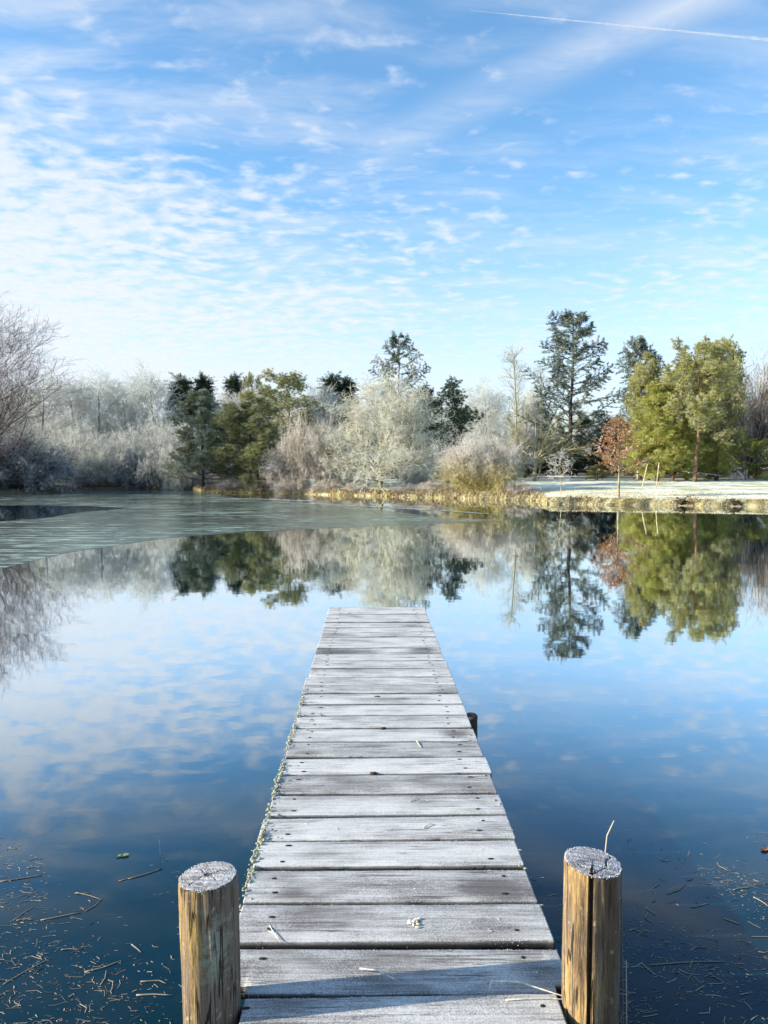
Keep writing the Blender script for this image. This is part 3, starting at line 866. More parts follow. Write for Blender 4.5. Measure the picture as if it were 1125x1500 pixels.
for i in range(len(ys) - 1):
    y0, y1 = ys[i] + 0.010 + rp.random() * 0.004, ys[i + 1] - 0.010 - rp.random() * 0.005
    xl, xr = XL + rp.normal(0, 0.006), XR + rp.normal(0, 0.005)
    if i == 3:
        xl, xr = -0.358, 0.532
    dz = rp.normal(0, 0.0025)
    tilt = rp.normal(0, 0.004)
    skew = rp.normal(0, 0.002)
    xs = np.unique(np.concatenate([np.linspace(xl, xr, 34), [xl + 0.004, xr - 0.004]]))
    if i == 4:
        xs = np.unique(np.concatenate([xs, [-0.365, -0.364, 0.541, 0.542]]))
    nx = len(xs)
    nse = np.convolve(rp.normal(0, 1, nx + 8), np.ones(5) / 5, 'same')[4:-4]
    nse2 = np.convolve(rp.normal(0, 1, nx + 8), np.ones(5) / 5, 'same')[4:-4]
    nick = np.where(rp.random(nx) > 0.93, rp.random(nx) * 0.006, 0)
    yf = y0 + 0.0022 * nse + nick + skew * xs
    yb = y1 + 0.0022 * nse2 + skew * xs
    if i == 4:
        yf = np.where((xs < -0.3645) | (xs > 0.5415), 2.185, yf)
    T_ = 0.042
    ztop = DECK_Z + dz + tilt * (xs - 0.07) + 0.0008 * nse
    prof = []          # closed cross-section, counter-clockwise seen from +X, front to back
    e = 0.004
    rows = [(yf + e * 1.0, ztop), (yf + (yb - yf) * 0.25, ztop + 0.0006), (yf + (yb - yf) * 0.5, ztop + 0.0012), (yf + (yb - yf) * 0.75, ztop + 0.0006), (yb - e, ztop), (yb, ztop - e),
            (yb, ztop - T_), (yf, ztop - T_), (yf, ztop - e)]
    k = len(rows)
    V = np.stack([np.stack([xs, ry, rz], -1) for ry, rz in rows], 1)      # nx,k,3
    V = V - JO
    ii = np.arange(nx * k).reshape(nx, k)
    a, b = ii[:-1], ii[1:]
    Fq = np.stack([a, b, np.roll(b, -1, 1), np.roll(a, -1, 1)], -1).reshape(-1, 4)
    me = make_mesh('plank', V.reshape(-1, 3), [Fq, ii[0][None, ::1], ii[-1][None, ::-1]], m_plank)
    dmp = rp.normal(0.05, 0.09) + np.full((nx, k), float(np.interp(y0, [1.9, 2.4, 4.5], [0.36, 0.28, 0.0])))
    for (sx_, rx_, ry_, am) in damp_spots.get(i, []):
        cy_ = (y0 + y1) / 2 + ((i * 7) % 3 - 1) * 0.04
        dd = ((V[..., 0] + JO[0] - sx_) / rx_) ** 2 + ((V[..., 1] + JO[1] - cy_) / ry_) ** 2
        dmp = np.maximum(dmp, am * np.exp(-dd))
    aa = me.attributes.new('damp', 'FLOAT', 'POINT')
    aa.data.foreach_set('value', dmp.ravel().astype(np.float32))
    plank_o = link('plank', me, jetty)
    plank_tops.append((xl, xr, y0, y1, DECK_Z + dz, tilt))
    for sx_ in (XL + 0.115, XR - 0.115):
        for f_ in (0.24, 0.76):
            if rp.random() < 0.9:
                xx = sx_ + rp.normal(0, 0.012)
                yy = y0 + (y1 - y0) * f_ + rp.normal(0, 0.01)
                zz = DECK_Z + dz + tilt * (xx - 0.07) + 0.0022
                link('nail', nail_me, plank_o, tuple(np.array([xx, yy, zz]) - JO)).scale = (0.8 + 0.9 * rp.random(), 1, 1)
    plank_objs.append((y0, y1, plank_o))
for (px, py) in ((552, 1025), (561, 1073), (512, 900), (548, 1141)):
    dd = F_PX * (H_CAM - DECK_Z) / (py - 691)
    q = at(px, py, dd)
    an = np.arange(10) * 2 * np.pi / 10
    rad = 0.013 * (1 + 0.25 * np.random.default_rng(px).normal(0, 1, 10))
    ring = np.stack([q[0] + rad * 1.3 * np.cos(an), q[1] + rad * np.sin(an), np.full(10, DECK_Z + 0.0045)], -1) - JO
    kb = MB()
    kb.add(np.concatenate([ring, ring - np.array([0, 0, 0.008])]), [np.arange(10)[None], np.array([(j, j + 10, (j + 1) % 10 + 10, (j + 1) % 10) for j in range(10)])])
    kb.build('knot', m_knot, min(plank_objs, key=lambda t_: abs((t_[0] + t_[1]) / 2 - q[1]))[2])
for xb in (-0.33, 0.47):
    mb = MB()
    mb.box((xb, (1.25 + 8.44) / 2, DECK_Z - 0.048 - 0.085), (0.07, 8.44 - 1.25, 0.16))
    mb.V[0] = mb.V[0] - JO
    mb.build('beam', m_beam, jetty)
for yb_ in (3.3, 5.0, 6.7, 8.2):
    for xb in (-0.42, 0.56):
        P, Rd = stem(rp, [(xb, yb_, -1.95), (xb, yb_, DECK_Z - 0.055)], 0.05, 0.048, 5)
        mb = MB()
        mb.tubes(P - JO, Rd, 12, cap=True)
        mb.build('pile', m_beam, jetty, True)
# a dark pile head that stands out past the right edge
P, Rd = stem(rp, [(0.628, 4.72, -1.7), (0.626, 4.72, 0.30), (0.622, 4.715, 0.335)], 0.05, 0.036, 6)
Rd[0, -2] = 0.046
mb = MB()
mb.tubes(P - JO, Rd, 14, cap=True)
mb.build('pile', m_beam, jetty, True)['label'] = 'dark rounded pile head standing out past the right edge'


def spikes(rng, C, size, tint=0.5, flat=0.8):
    """tiny frost grains: irregular tetrahedra"""
    n = len(C)
    base = np.array([(1, 0, 0), (-0.5, 0.87, 0), (-0.5, -0.87, 0), (0.1, 0, 1.1)])
    an = rng.random(n) * 6.283
    s = (size * (0.5 + rng.random(n)))[:, None, None] if np.ndim(size) else (size * (0.4 + 1.2 * rng.random(n) ** 2))[:, None, None]
    ca, sa = np.cos(an), np.sin(an)
    Rm = np.zeros((n, 3, 3))
    Rm[:, 0, 0] = ca; Rm[:, 0, 1] = -sa; Rm[:, 1, 0] = sa; Rm[:, 1, 1] = ca; Rm[:, 2, 2] = flat
    b = base[None] * (0.7 + 0.6 * rng.random((n, 4, 3)))
    V = np.einsum('nij,nkj->nki', Rm, b) * s + C[:, None]
    idx = np.arange(n)[:, None] * 4
    F = np.concatenate([idx + np.array([[0, 1, 3]]), idx + np.array([[1, 2, 3]]), idx + np.array([[2, 0, 3]])])
    return V.reshape(-1, 3), F


fg = MB()
rf = np.random.default_rng(88)
for (xl, xr, y0, y1, zt, tl) in plank_tops:
    near = max(0.15, min(1.0, 2.6 / y0))
    for yy, sg in ((y0, 1), (y1, -1)):
        n_ = int(750 * near)
        xs = xl + (xr - xl) * rf.random(n_)
        keep = np.sin(xs * 31 + y0 * 50) + rf.normal(0, 0.8, n_) > -0.3
        xs = xs[keep]
        C = np.stack([xs, yy + sg * np.abs(rf.normal(0.001, 0.002, len(xs))), zt + tl * (xs - 0.07) - 0.002 - np.where(rf.random(len(xs)) < 0.4, rf.random(len(xs)) * 0.02, 0)], -1)
        V, F_ = spikes(rf, C - JO, 0.0015)
        fg.add(V, [F_])
    n_ = int(220 * near)
    xs = xl + (xr - xl) * rf.random(n_)
    C = np.stack([xs, y0 + (y1 - y0) * rf.random(n_), zt + tl * (xs - 0.07) + 0.0008], -1)
    V, F_ = spikes(rf, C - JO, 0.0012, flat=0.6)
    fg.add(V, [F_])
    # a few larger crumbs of rime
    n_ = int(4 * near) + 1
    xs = xl + (xr - xl) * rf.random(n_)
    C = np.stack([xs, y0 + (y1 - y0) * rf.random(n_), np.full(n_, zt + 0.001)], -1)
    C = np.repeat(C, 6, 0) + rf.normal(0, 0.004, (n_ * 6, 3)) * np.array([1, 1, 0.1])
    V, F_ = spikes(rf, C - JO, 0.0028, flat=0.7)
    fg.add(V, [F_])
tag(fg.build('frost_grains', m_frost, jetty), kind='stuff')

# lichen and rimed moss along the left edge
lm = MB()
rl = np.random.default_rng(91)


def blob(c, r, rng, seg=6, rings=4):
    V, F = [], []
    th_ = np.linspace(0, np.pi, rings + 1)[1:-1]
    for t in th_:
        for j in range(seg):
            p_ = 2 * np.pi * j / seg + t
            V.append((math.sin(t) * math.cos(p_), math.sin(t) * math.sin(p_), math.cos(t)))
    V = [(0, 0, 1)] + V + [(0, 0, -1)]
    V = np.array(V) * (1 + rng.normal(0, 0.22, (len(V), 1)))
    V = V * np.array(r) + np.array(c)
    t3 = []
    for j in range(seg):
        t3.append((0, 1 + j, 1 + (j + 1) % seg))
        t3.append((len(V) - 1, 1 + (rings - 2) * seg + (j + 1) % seg, 1 + (rings - 2) * seg + j))
    q4 = []
    for i in range(rings - 2):
        for j in range(seg):
            a_ = 1 + i * seg
            q4.append((a_ + j, a_ + seg + j, a_ + seg + (j + 1) % seg, a_ + (j + 1) % seg))
    return V, [np.array(t3), np.array(q4)]


for _ in range(3200):
    y = 2.55 + rl.random() ** 0.9 * 2.7
    am = math.sin(y * 9.0) + 0.6 * math.sin(y * 23.0) + rl.normal(0, 0.6)
    if am < -0.6: continue
    x = XL + rl.normal(0.002, 0.006) + max(0, rl.normal(0, 0.010)) * (am > 0.4)
    s = (0.0016 + 0.0050 * rl.random() ** 2.5) * (1.25 if am > 0.5 else 0.9)
    V, F_ = blob((x, y, DECK_Z + rl.normal(-0.004, 0.006)), (s * (0.7 + 0.8 * rl.random()), s * (0.8 + 1.2 * rl.random()), s * 0.6), rl, 5, 4)
    lm.add(V - JO, F_, rl.random())
for _ in range(150):
    y = 2.5 + rl.random() * 5.2
    side = rl.random() < 0.65
    x = (XL + abs(rl.normal(0, 0.07))) if side else (XR - abs(rl.normal(0, 0.03)))
    s = 0.002 + 0.005 * rl.random() ** 2
    V, F_ = blob((x, y, DECK_Z + 0.0015), (s * 1.4, s, s * 0.45), rl)
    lm.add(V - JO, F_, rl.random())
tag(lm.build('lichen', m_lichen, jetty, True), kind='stuff')


# ------------------------------------------------------------------ mooring posts
def wood_post_mat(name, tan, dark, seed, lichen=None, darkside=0.0):
    m, N = material(name)
    co = N.mapping(N.n('ShaderNodeTexCoord').outputs['Object'], loc=(seed, seed * 2, 0))
    raw = N.n('ShaderNodeTexCoord').outputs['Object']
    fib = N.noise(N.mapping(co, (26, 26, 2.2)), 2.4, 6, 0.68, 0.5)
    fib2 = N.noise(N.mapping(co, (70, 70, 5)), 2.0, 4, 0.6)
    pat = N.noise(N.mapping(co, (7, 7, 2.0)), 1.6, 4, 0.6)
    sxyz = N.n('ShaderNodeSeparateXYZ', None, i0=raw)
    side = N.m('MULTIPLY', N.lin(sxyz.outputs[0], -0.03, 0.06), darkside)  # right side: darker bark, with some of its shade painted into the colour
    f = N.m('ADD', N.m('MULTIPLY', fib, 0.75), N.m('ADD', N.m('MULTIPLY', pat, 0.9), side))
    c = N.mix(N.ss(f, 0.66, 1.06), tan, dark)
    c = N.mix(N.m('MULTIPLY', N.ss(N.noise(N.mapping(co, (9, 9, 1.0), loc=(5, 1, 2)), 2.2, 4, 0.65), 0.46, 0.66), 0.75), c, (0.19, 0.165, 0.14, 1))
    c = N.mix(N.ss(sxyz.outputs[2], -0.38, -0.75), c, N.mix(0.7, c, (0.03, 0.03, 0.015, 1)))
    c = N.mix(N.ss(fib2, 0.48, 0.66), c, N.mix(0.6, c, (0.02, 0.014, 0.008, 1)))
    c = N.mix(N.m('MULTIPLY', N.ss(N.noise(co, 42, 3, 0.6), 0.60, 0.72), 0.5), c, (0.50, 0.43, 0.30, 1))
    if lichen:
        dv = N.n('ShaderNodeVectorMath', dict(operation='SUBTRACT'), i0=raw, i1=lichen[0])
        dist = N.n('ShaderNodeVectorMath', dict(operation='LENGTH'), i0=N.mapping(dv.outputs[0], (1, 1, 0.45))).outputs['Value']
        ln_ = N.noise(co, 26, 5, 0.65)
        lf_ = N.ss(N.m('ADD', dist, N.m('MULTIPLY', ln_, 0.26)), 0.175, 0.14)
        c = N.mix(N.m('MULTIPLY', lf_, N.ss(ln_, 0.3, 0.6, 0.25, 0.8)), c, N.mix(ln_, (0.22, 0.27, 0.20, 1), (0.46, 0.52, 0.44, 1)))
    pk = N.noise(N.mapping(co, (14, 14, 0.9), loc=(2, 7, 1)), 1.8, 3, 0.5, 0.3)
    psp = N.m('MULTIPLY', N.ss(N.m('ABSOLUTE', N.m('SUBTRACT', pk, 0.5)), 0.018, 0.004), N.ss(N.noise(N.mapping(co, (5, 5, 2)), 2.0, 2, 0.5), 0.44, 0.54))
    c = N.mix(N.m('MULTIPLY', psp, 0.9), c, (0.015, 0.010, 0.007, 1))
    kn = N.noise(N.mapping(co, (8, 8, 4.0), loc=(1, 4, 3)), 3.0, 1, 0.4)
    c = N.mix(N.m('MULTIPLY', N.ss(kn, 0.70, 0.76), 0.8), c, (0.05, 0.028, 0.014, 1))
    hgt = N.m('ADD', N.m('MULTIPLY_ADD', psp, -0.9, N.m('MULTIPLY', fib, 1.0)), N.m('MULTIPLY', fib2, 0.5))
    bs = N.n('ShaderNodeBsdfPrincipled', None, Base_Color=c, Roughness=0.75, Normal=N.bump(hgt, 1.0, 0.012))
    bs.inputs['Specular IOR Level'].default_value = 0.25
    finish(N, bs.outputs[0])
    return m


m_end, N = material('frosted_end_grain')
co = N.n('ShaderNodeTexCoord').outputs['Object']
g1 = N.noise(N.mapping(co, (12, 90, 1), (0, 0, 0.25)), 1.5, 4, 0.65)
g2 = N.noise(co, 240, 2, 0.6)
g3 = N.noise(co, 22, 4, 0.6)
ring_d = N.n('ShaderNodeVectorMath', dict(operation='LENGTH'), i0=co).outputs['Value']
rings = N.m('SINE', N.m('MULTIPLY_ADD', ring_d, 1500.0, N.m('MULTIPLY', g3, 9.0)))
f = N.m('ADD', N.m('MULTIPLY', g1, 0.65), N.m('ADD', N.m('MULTIPLY', g2, 0.28), N.m('MULTIPLY', g3, 0.80)))
f = N.m('ADD', f, N.m('MULTIPLY', rings, 0.11))
c = N.mix(N.ss(f, 0.62, 1.06), (0.09, 0.085, 0.085, 1), (0.50, 0.51, 0.54, 1))
c = N.mix(N.attr('crack'), c, (0.012, 0.010, 0.009, 1))
bs = N.n('ShaderNodeBsdfPrincipled', None, Base_Color=c, Roughness=0.8, Normal=N.bump(N.m('ADD', g1, g2), 0.6, 0.004))
finish(N, bs.outputs[0])


def post(x, y, top, r0, r1, side_mat, label, tiltx, tilty, crack=None, top_crack=None, hole=False, seed=0, tilt_top=(0, 0)):
    root = empty('mooring_post', (x, y, top))
    tag(root, label, 'post')
    rg = np.random.default_rng(seed)
    ang = np.linspace(0, 2 * np.pi, 88, endpoint=False)
    if crack is not None:
        ang = np.sort(np.concatenate([ang, crack + np.array([-0.095, -0.066, -0.02, 0.02, 0.066, 0.095])]))
    na = len(ang)
    zs = np.concatenate([[0, -0.006, -0.02], np.linspace(-0.05, -2.2, 56)])
    bumps = sum(a_ * np.sin(k_ * ang[None] + p_ + zs[:, None] * q_) for a_, k_, p_, q_ in
                ((0.0022, 2, 1, 0.8), (0.0018, 3, 2, 2.0), (0.0012, 5, 0.3, 4.0), (0.0009, 9, 1.3, 7.0), (0.0006, 17, 0.4, 13)))
    rad = r0 + (r1 - r0) * np.clip(-zs[:, None] / 1.0, 0, 2.0) + bumps + rg.normal(0, 0.00035, (len(zs), na))
    rad += (np.repeat(rg.normal(0, 1, (1, na)), len(zs), 0) * 0.0006 + np.stack([np.interp(-zs, np.linspace(0, 2.2, 12), rg.normal(0, 1, 12)) for _ in range(na)], 1) * 0.0007)
    rad[0] -= 0.0035
    if crack is not None:
        wob_ = np.interp(-zs, [0, 0.2, 0.4, 0.7, 2.2], [0, 0.02, -0.03, 0.03, 0.0])
        for i_, z_ in enumerate(zs):
            dd = np.abs(ang - crack)
            wdt = np.interp(-z_, [0, 0.1, 0.5, 1.1, 1.6], [0.078, 0.070, 0.062, 0.045, 0.0])
            rad[i_] -= np.where(dd < wdt, 0.045, 0)
    X_ = rad * np.cos(ang)[None] + (zs * tiltx)[:, None]
    Y_ = rad * np.sin(ang)[None] + (zs * tilty)[:, None]
    if crack is not None:
        X_ += np.zeros_like(X_)
    Z_ = np.repeat(zs[:, None], na, 1) + (np.cos(ang) * tilt_top[0] + np.sin(ang) * tilt_top[1])[None] * r0 * np.exp(zs * 30)[:, None]
    V = np.stack([X_, Y_, Z_], -1)
    ii = np.arange(V.shape[0] * na).reshape(-1, na)
    a_, b_ = ii[:-1], ii[1:]
    Fq = np.stack([a_, b_, np.roll(b_, -1, 1), np.roll(a_, -1, 1)], -1).reshape(-1, 4)
    me_ = make_mesh('shaft', V.reshape(-1, 3), [Fq], side_mat, None, True)
    link('shaft', me_, root)
    # end grain, a polar grid that shares the rim's outline
    fr_ = np.linspace(1, 0.02, 40)
    top_r = V[0]
    VV = np.stack([np.stack([top_r[:, 0] * q, top_r[:, 1] * q, (np.cos(ang) * tilt_top[0] + np.sin(ang) * tilt_top[1]) * r0 * q + 0.004 * (1 - q ** 6) * 0.8 + 0.0005], -1) for q in fr_])
    VV[..., 2] += rg.normal(0, 0.0006, VV.shape[:2]) + 0.001 * np.sin(VV[..., 1] * 330 + VV[..., 0] * 60)
    cr = np.zeros(VV.shape[:2])
    if top_crack is not None:
        for (p0, p1, wd) in top_crack:
            p0, p1 = np.array(p0) * r0, np.array(p1) * r0
            dv = p1 - p0
            t_ = np.clip(((VV[..., :2] - p0) @ dv) / (dv @ dv), 0, 1)
            dd = np.linalg.norm(VV[..., :2] - (p0 + t_[..., None] * dv), axis=-1)
            g_ = dd < wd
            cr = np.maximum(cr, np.clip(1.5 - dd / wd, 0, 1))
            VV[..., 2] -= np.where(g_, 0.010, 0)
    if hole:
        dd = np.hypot(VV[..., 0] * 1.0, VV[..., 1] * 1.3)
        VV[..., 2] -= np.where(dd < 0.0075, 0.02, 0)
        cr = np.maximum(cr, np.clip(2 - dd / 0.0065, 0, 1))
    ii = np.arange(VV.shape[0] * na).reshape(-1, na)
    a_, b_ = ii[:-1], ii[1:]
    Fq = np.stack([a_, np.roll(a_, -1, 1), np.roll(b_, -1, 1), b_], -1).reshape(-1, 4)
    me_ = make_mesh('end_grain', VV.reshape(-1, 3), [Fq, ii[-1][None]], m_end, None, False)
    at_ = me_.attributes.new('crack', 'FLOAT', 'POINT')
    at_.data.foreach_set('value', cr.ravel().astype(np.float32))
    link('end_grain', me_, root)
    fz = MB()
    n_ = 1500
    aa = rg.random(n_) * 6.283
    rr_ = r0 - 0.003 + rg.normal(0, 0.0016, n_)
    C = np.stack([rr_ * np.cos(aa), rr_ * np.sin(aa), (np.cos(aa) * tilt_top[0] + np.sin(aa) * tilt_top[1]) * r0 - np.abs(rg.normal(0, 0.003, n_)) + 0.002], -1)
    Vs, Fs = spikes(rg, C, 0.0015)
    fz.add(Vs, [Fs])
    n_ = 420
    aa = rg.random(n_) * 6.283
    rr_ = (r0 - 0.004) * np.sqrt(rg.random(n_))
    C = np.stack([rr_ * np.cos(aa), rr_ * np.sin(aa), (np.cos(aa) * tilt_top[0] + np.sin(aa) * tilt_top[1]) * rr_ + 0.003], -1)
    Vs, Fs = spikes(rg, C, 0.0012)
    fz.add(Vs, [Fs])
    tag(fz.build('frost_grains', m_frost, root), kind='stuff')
    return root


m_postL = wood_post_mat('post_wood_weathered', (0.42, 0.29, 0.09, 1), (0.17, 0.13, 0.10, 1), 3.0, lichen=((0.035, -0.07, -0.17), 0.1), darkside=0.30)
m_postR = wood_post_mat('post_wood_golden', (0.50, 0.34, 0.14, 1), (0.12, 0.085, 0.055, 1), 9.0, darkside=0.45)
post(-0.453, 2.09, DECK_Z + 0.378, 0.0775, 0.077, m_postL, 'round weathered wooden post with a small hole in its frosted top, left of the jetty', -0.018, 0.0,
     hole=True, top_crack=[((0.05, 0.0), (0.75, 0.45), 0.0014), ((-0.1, 0), (-0.5, -0.6), 0.0012), ((0.1, 0.05), (0.45, -0.5), 0.001), ((-0.1, 0.05), (-0.35, 0.5), 0.001)], seed=4, tilt_top=(0.06, 0.0))
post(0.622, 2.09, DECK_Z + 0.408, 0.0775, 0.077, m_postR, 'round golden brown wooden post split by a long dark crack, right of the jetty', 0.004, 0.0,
     crack=math.pi * 1.5 - 0.34, top_crack=[((-0.33, -0.93), (0.05, -0.62), 0.0016), ((0.05, -0.62), (0.38, -0.35), 0.0022), ((0.38, -0.35), (0.50, 0.05), 0.0024), ((0.50, 0.05), (0.78, 0.42), 0.0024), ((-0.6, -0.35), (-0.1, -0.7), 0.002)], seed=6, tilt_top=(-0.10, 0.05))

# ------------------------------------------------------------------ reed litter on and in the water
m_reed, N = material('dead_reed')
t = N.attr('tint')
c = N.mix(t, (0.05, 0.045, 0.04, 1), (0.42, 0.37, 0.28, 1))
bs = N.n('ShaderNodeBsdfPrincipled', None, Base_Color=c, Roughness=0.7)
finish(N, bs.outputs[0])
m_reed_dark = simple_mat('sunken_reed', (0.10, 0.10, 0.09), 0.8, 0.4, 30, c2=(0.30, 0.28, 0.22))


def litter(seed, n, xr_, yr_, side):
    rg = np.random.default_rng(seed)
    x = xr_[0] + (xr_[1] - xr_[0]) * rg.random(n * 3)
    y = yr_[0] + (yr_[1] - yr_[0]) * rg.random(n * 3) ** 1.0
    # drifts: keep where a few summed waves are high; nothing beyond a wavy outer edge
    wv = np.sin(x * 3.1 + y * 1.7 + seed) + np.sin(y * 4.3 - x * 1.3 + 2 * seed) + np.sin(x * 7.7 + y * 6.1)
    edge = yr_[1] - 0.35 + 0.25 * np.sin(x * 2.3 + seed) + 0.12 * np.sin(x * 6.1)
    keep = (wv + rg.normal(0, 0.9, n * 3) > 0.1) & (y < edge + rg.normal(0, 0.1, n * 3))
    x, y = x[keep][:n], y[keep][:n]
    k = len(x)
    L = 0.004 + 0.060 * rg.random(k) ** 7 + 0.010 * rg.random(k)
    an = rg.normal(0.15 * side, 0.75, k)
    zc = np.where(rg.random(k) < 0.34, 0.0012 + 0.001 * rg.random(k), -0.003 - 0.10 * rg.random(k) ** 1.5)
    tilt = rg.normal(0, 0.12, k) * (zc < 0)
    dv = np.stack([np.cos(an), np.sin(an), tilt], -1) * (L / 2)[:, None]
    c_ = np.stack([x, y, zc], -1)
    P = np.stack([c_ - dv, c_ + rg.normal(0, 1, (k, 3)) * (L * 0.14)[:, None] * np.array([1, 1, 0.1]), c_ + dv], 1)
    Rd = np.repeat((0.0005 + 0.0012 * rg.random(k) ** 2)[:, None], 3, 1)
    mb = MB()
    mb.tubes(P, Rd, 3, np.clip(rg.random(k), 0, 1))
    return mb


tag(litter(1, 24000, (-4.2, -0.62), (1.0, 4.0), -1).build('reed_litter', m_reed), label='fine broken reed litter drifting in the dark water left of the jetty', kind='stuff')
tag(litter(2, 34000, (0.70, 4.2), (1.0, 4.05), 1).build('reed_litter', m_reed), label='fine broken reed litter drifting in the dark water right of the jetty', kind='stuff')


def stalk(name, pts, r, label, cat, group=None, tint=0.8, mat=None, r1=None):
    pts = np.array(pts, float)
    rg = np.random.default_rng(len(name) + int(abs(pts[0, 0]) * 1000))
    P, Rd = stem(rg, pts, r, r1 if r1 else r * 0.6, 7)
    o = P[0, 0].copy()
    mb = MB()
    mb.tubes(P - o, Rd, 5, np.array([tint]), cap=True)
    ob = mb.build(name, mat or m_reed, None, True, tuple(o))
    return tag(ob, label, cat, group)


rs_ = np.random.default_rng(12)
big_left = [((20, 1362), (52, 1340)), ((60, 1362), (120, 1350)), ((112, 1320), (150, 1332)), ((174, 1303), (238, 1285)), ((188, 1300), (238, 1284)), ((110, 1321), (132, 1321)),
            ((125, 1349), (149, 1330)), ((5, 1461), (74, 1421)), ((124, 1443), (176, 1427)), ((148, 1463), (156, 1442)), ((200, 1480), (252, 1481)), ((206, 1459), (244, 1463)),
            ((193, 1401), (207, 1414)), ((90, 1408), (118, 1408)), ((0, 1302), (66, 1292)), ((40, 1281), (60, 1281)), ((24, 1362), (48, 1361))]
big_right = [((955, 1327), (966, 1315)), ((977, 1331), (1004, 1316)), ((947, 1350), (960, 1363)), ((948, 1360), (956, 1375)), ((1060, 1370), (1082, 1379)), ((920, 1388), (940, 1393)),
             ((952, 1442), (1060, 1438)), ((1038, 1452), (1053, 1448)), ((1032, 1462), (1058, 1470)), ((1012, 1352), (1038, 1346)), ((1050, 1283), (1066, 1296)), ((1103, 1337), (1125, 1352)),
             ((966, 1276), (980, 1280)), ((1083, 1491), (1096, 1489)), ((1104, 1318), (1125, 1316)), ((1110, 1423), (1128, 1422)), ((940, 1440), (960, 1458)), ((1073, 1326), (1098, 1322))]
for lst, lab, gr in ((big_left, 'long tan reed stem floating in the water left of the jetty', 'floating reed stems left of the jetty'),
                     (big_right, 'long tan reed stem floating in the water right of the jetty', 'floating reed stems right of the jetty')):
    for (p0, p1) in lst:
        a_, b_ = water_pt(*p0), water_pt(*p1)
        a_[2], b_[2] = 0.002, 0.003
        mid = (a_ + b_) / 2 + rs_.normal(0, 0.011, 3) * np.array([1, 1, 0.0])
        stalk('floating_reed', [a_, mid, b_], 0.0017 + 0.0012 * rs_.random(), lab, 'reed', gr, 0.30 + 0.40 * rs_.random())


def leaf(name, px, py, L, W, rz, mat, label, z=0.004):
    c_ = water_pt(px, py)
    c_[2] = z
    n_ = 9
    t_ = np.linspace(-1, 1, n_)
    w_ = W * np.sqrt(np.clip(1 - t_ ** 2, 0.0004, 1)) * (1 - 0.2 * t_)
    curl = 0.05 * L * t_ ** 2
    V = np.concatenate([np.stack([t_ * L, w_, curl + 0.004], -1), np.stack([t_ * L, 0 * t_, curl], -1), np.stack([t_ * L, -w_, curl + 0.004], -1)])
    th_ = 0.0008
    F_ = [(j, j + 9, j + 10, j + 1) for j in range(8)] + [(j + 9, j + 18, j + 19, j + 10) for j in range(8)]
    V2 = V - np.array([0, 0, th_])
    F2 = [tuple(27 + q for q in f_[::-1]) for f_ in F_]
    mb = MB()
    mb.add(np.concatenate([V, V2]), [np.array(F_ + F2)])
    o = mb.build(name, mat, None, True, tuple(c_))
    o.rotation_euler = (0, 0, rz)
    return tag(o, label, 'leaf')


m_leafg = simple_mat('green_leaf', (0.20, 0.30, 0.10), 0.6, 0.3, 30, c2=(0.40, 0.50, 0.22))
m_leafb = simple_mat('brown_leaf', (0.16, 0.07, 0.03), 0.7, 0.3, 30, c2=(0.35, 0.18, 0.10))
leaf('floating_leaf', 183, 1264, 0.019, 0.012, 0.25, m_leafg, 'bright green leaf afloat beyond the left post')
leaf('floating_leaf', 174, 1265, 0.014, 0.010, 0.8, m_leafg, 'darker green leaf half hidden beside the bright green one').scale = (0.9, 0.9, 0.9)
leaf('floating_leaf', 1120, 1264, 0.026, 0.014, 0.5, m_leafb, 'reddish brown leaf afloat at the right edge of the photo')

# stalks
bp = np.array([0.672, 2.135])
stalk('reed_stalk', [(0.680, 2.19, 0.1), (0.688, 2.19, DECK_Z + 0.38), (0.696, 2.20, DECK_Z + 0.43), (0.716, 2.20, DECK_Z + 0.475)], 0.0024, 'pale bent stalk rising from behind the right post', 'stalk', None, 1.0, r1=0.002)
stalk('reed_stalk', [(0.712, 2.06, -0.3), (0.707, 2.07, 0.35), (0.702, 2.08, 0.66)], 0.0022, 'thin grey green stalk leaning along the right side of the right post', 'stalk', None, 0.25, r1=0.0012)
stalk('reed_stalk', [(0.718, 2.05, -0.3), (0.714, 2.05, 0.2), (0.707, 2.05, 0.50)], 0.0025, 'shorter straw stalk against the foot of the right post', 'stalk', None, 0.75, r1=0.0016)
q = water_pt(235, 1262)
stalk('reed_stalk', [(q[0], q[1], -0.2), (q[0], q[1], 0.0), (q[0] - 0.003, q[1], 0.075)], 0.0014, 'fine upright stalk standing in the water behind the left post', 'stalk', None, 0.4)


def deck_pt(px, py, h=0.0):
    p_ = at(px, py, F_PX * (H_CAM - DECK_Z) / (py - 691.0))
    p_[2] = DECK_Z + h
    return p_


m_straw = simple_mat('frosted_straw', (0.55, 0.50, 0.38), 0.8, 0.2, 40, c2=(0.80, 0.78, 0.70))
stalk('straw', [deck_pt(718, 1470, .012), deck_pt(760, 1476, .02), deck_pt(832, 1497, .01)], 0.0026, 'long pale straw with a bent end lying on the plank by the right post', 'straw', None, 1, m_straw, 0.002)
stalk('straw', [deck_pt(720, 1470, .014), deck_pt(716, 1482, .005)], 0.0018, 'short side piece of straw hanging at the bend of the long straw', 'straw', None, 1, m_straw, 0.0014)
stalk('straw', [deck_pt(740, 1497, .006), deck_pt(790, 1496, .008), deck_pt(840, 1498, .006)], 0.0022, 'straight straw along the nearest plank edge below the long one', 'straw', None, 1, m_straw)
stalk('straw', [deck_pt(527, 1444, .005), deck_pt(552, 1449, .008), deck_pt(580, 1462, .004)], 0.0026, 'frosted twig lying in the middle of the nearest wide plank', 'straw', None, 1, m_straw)
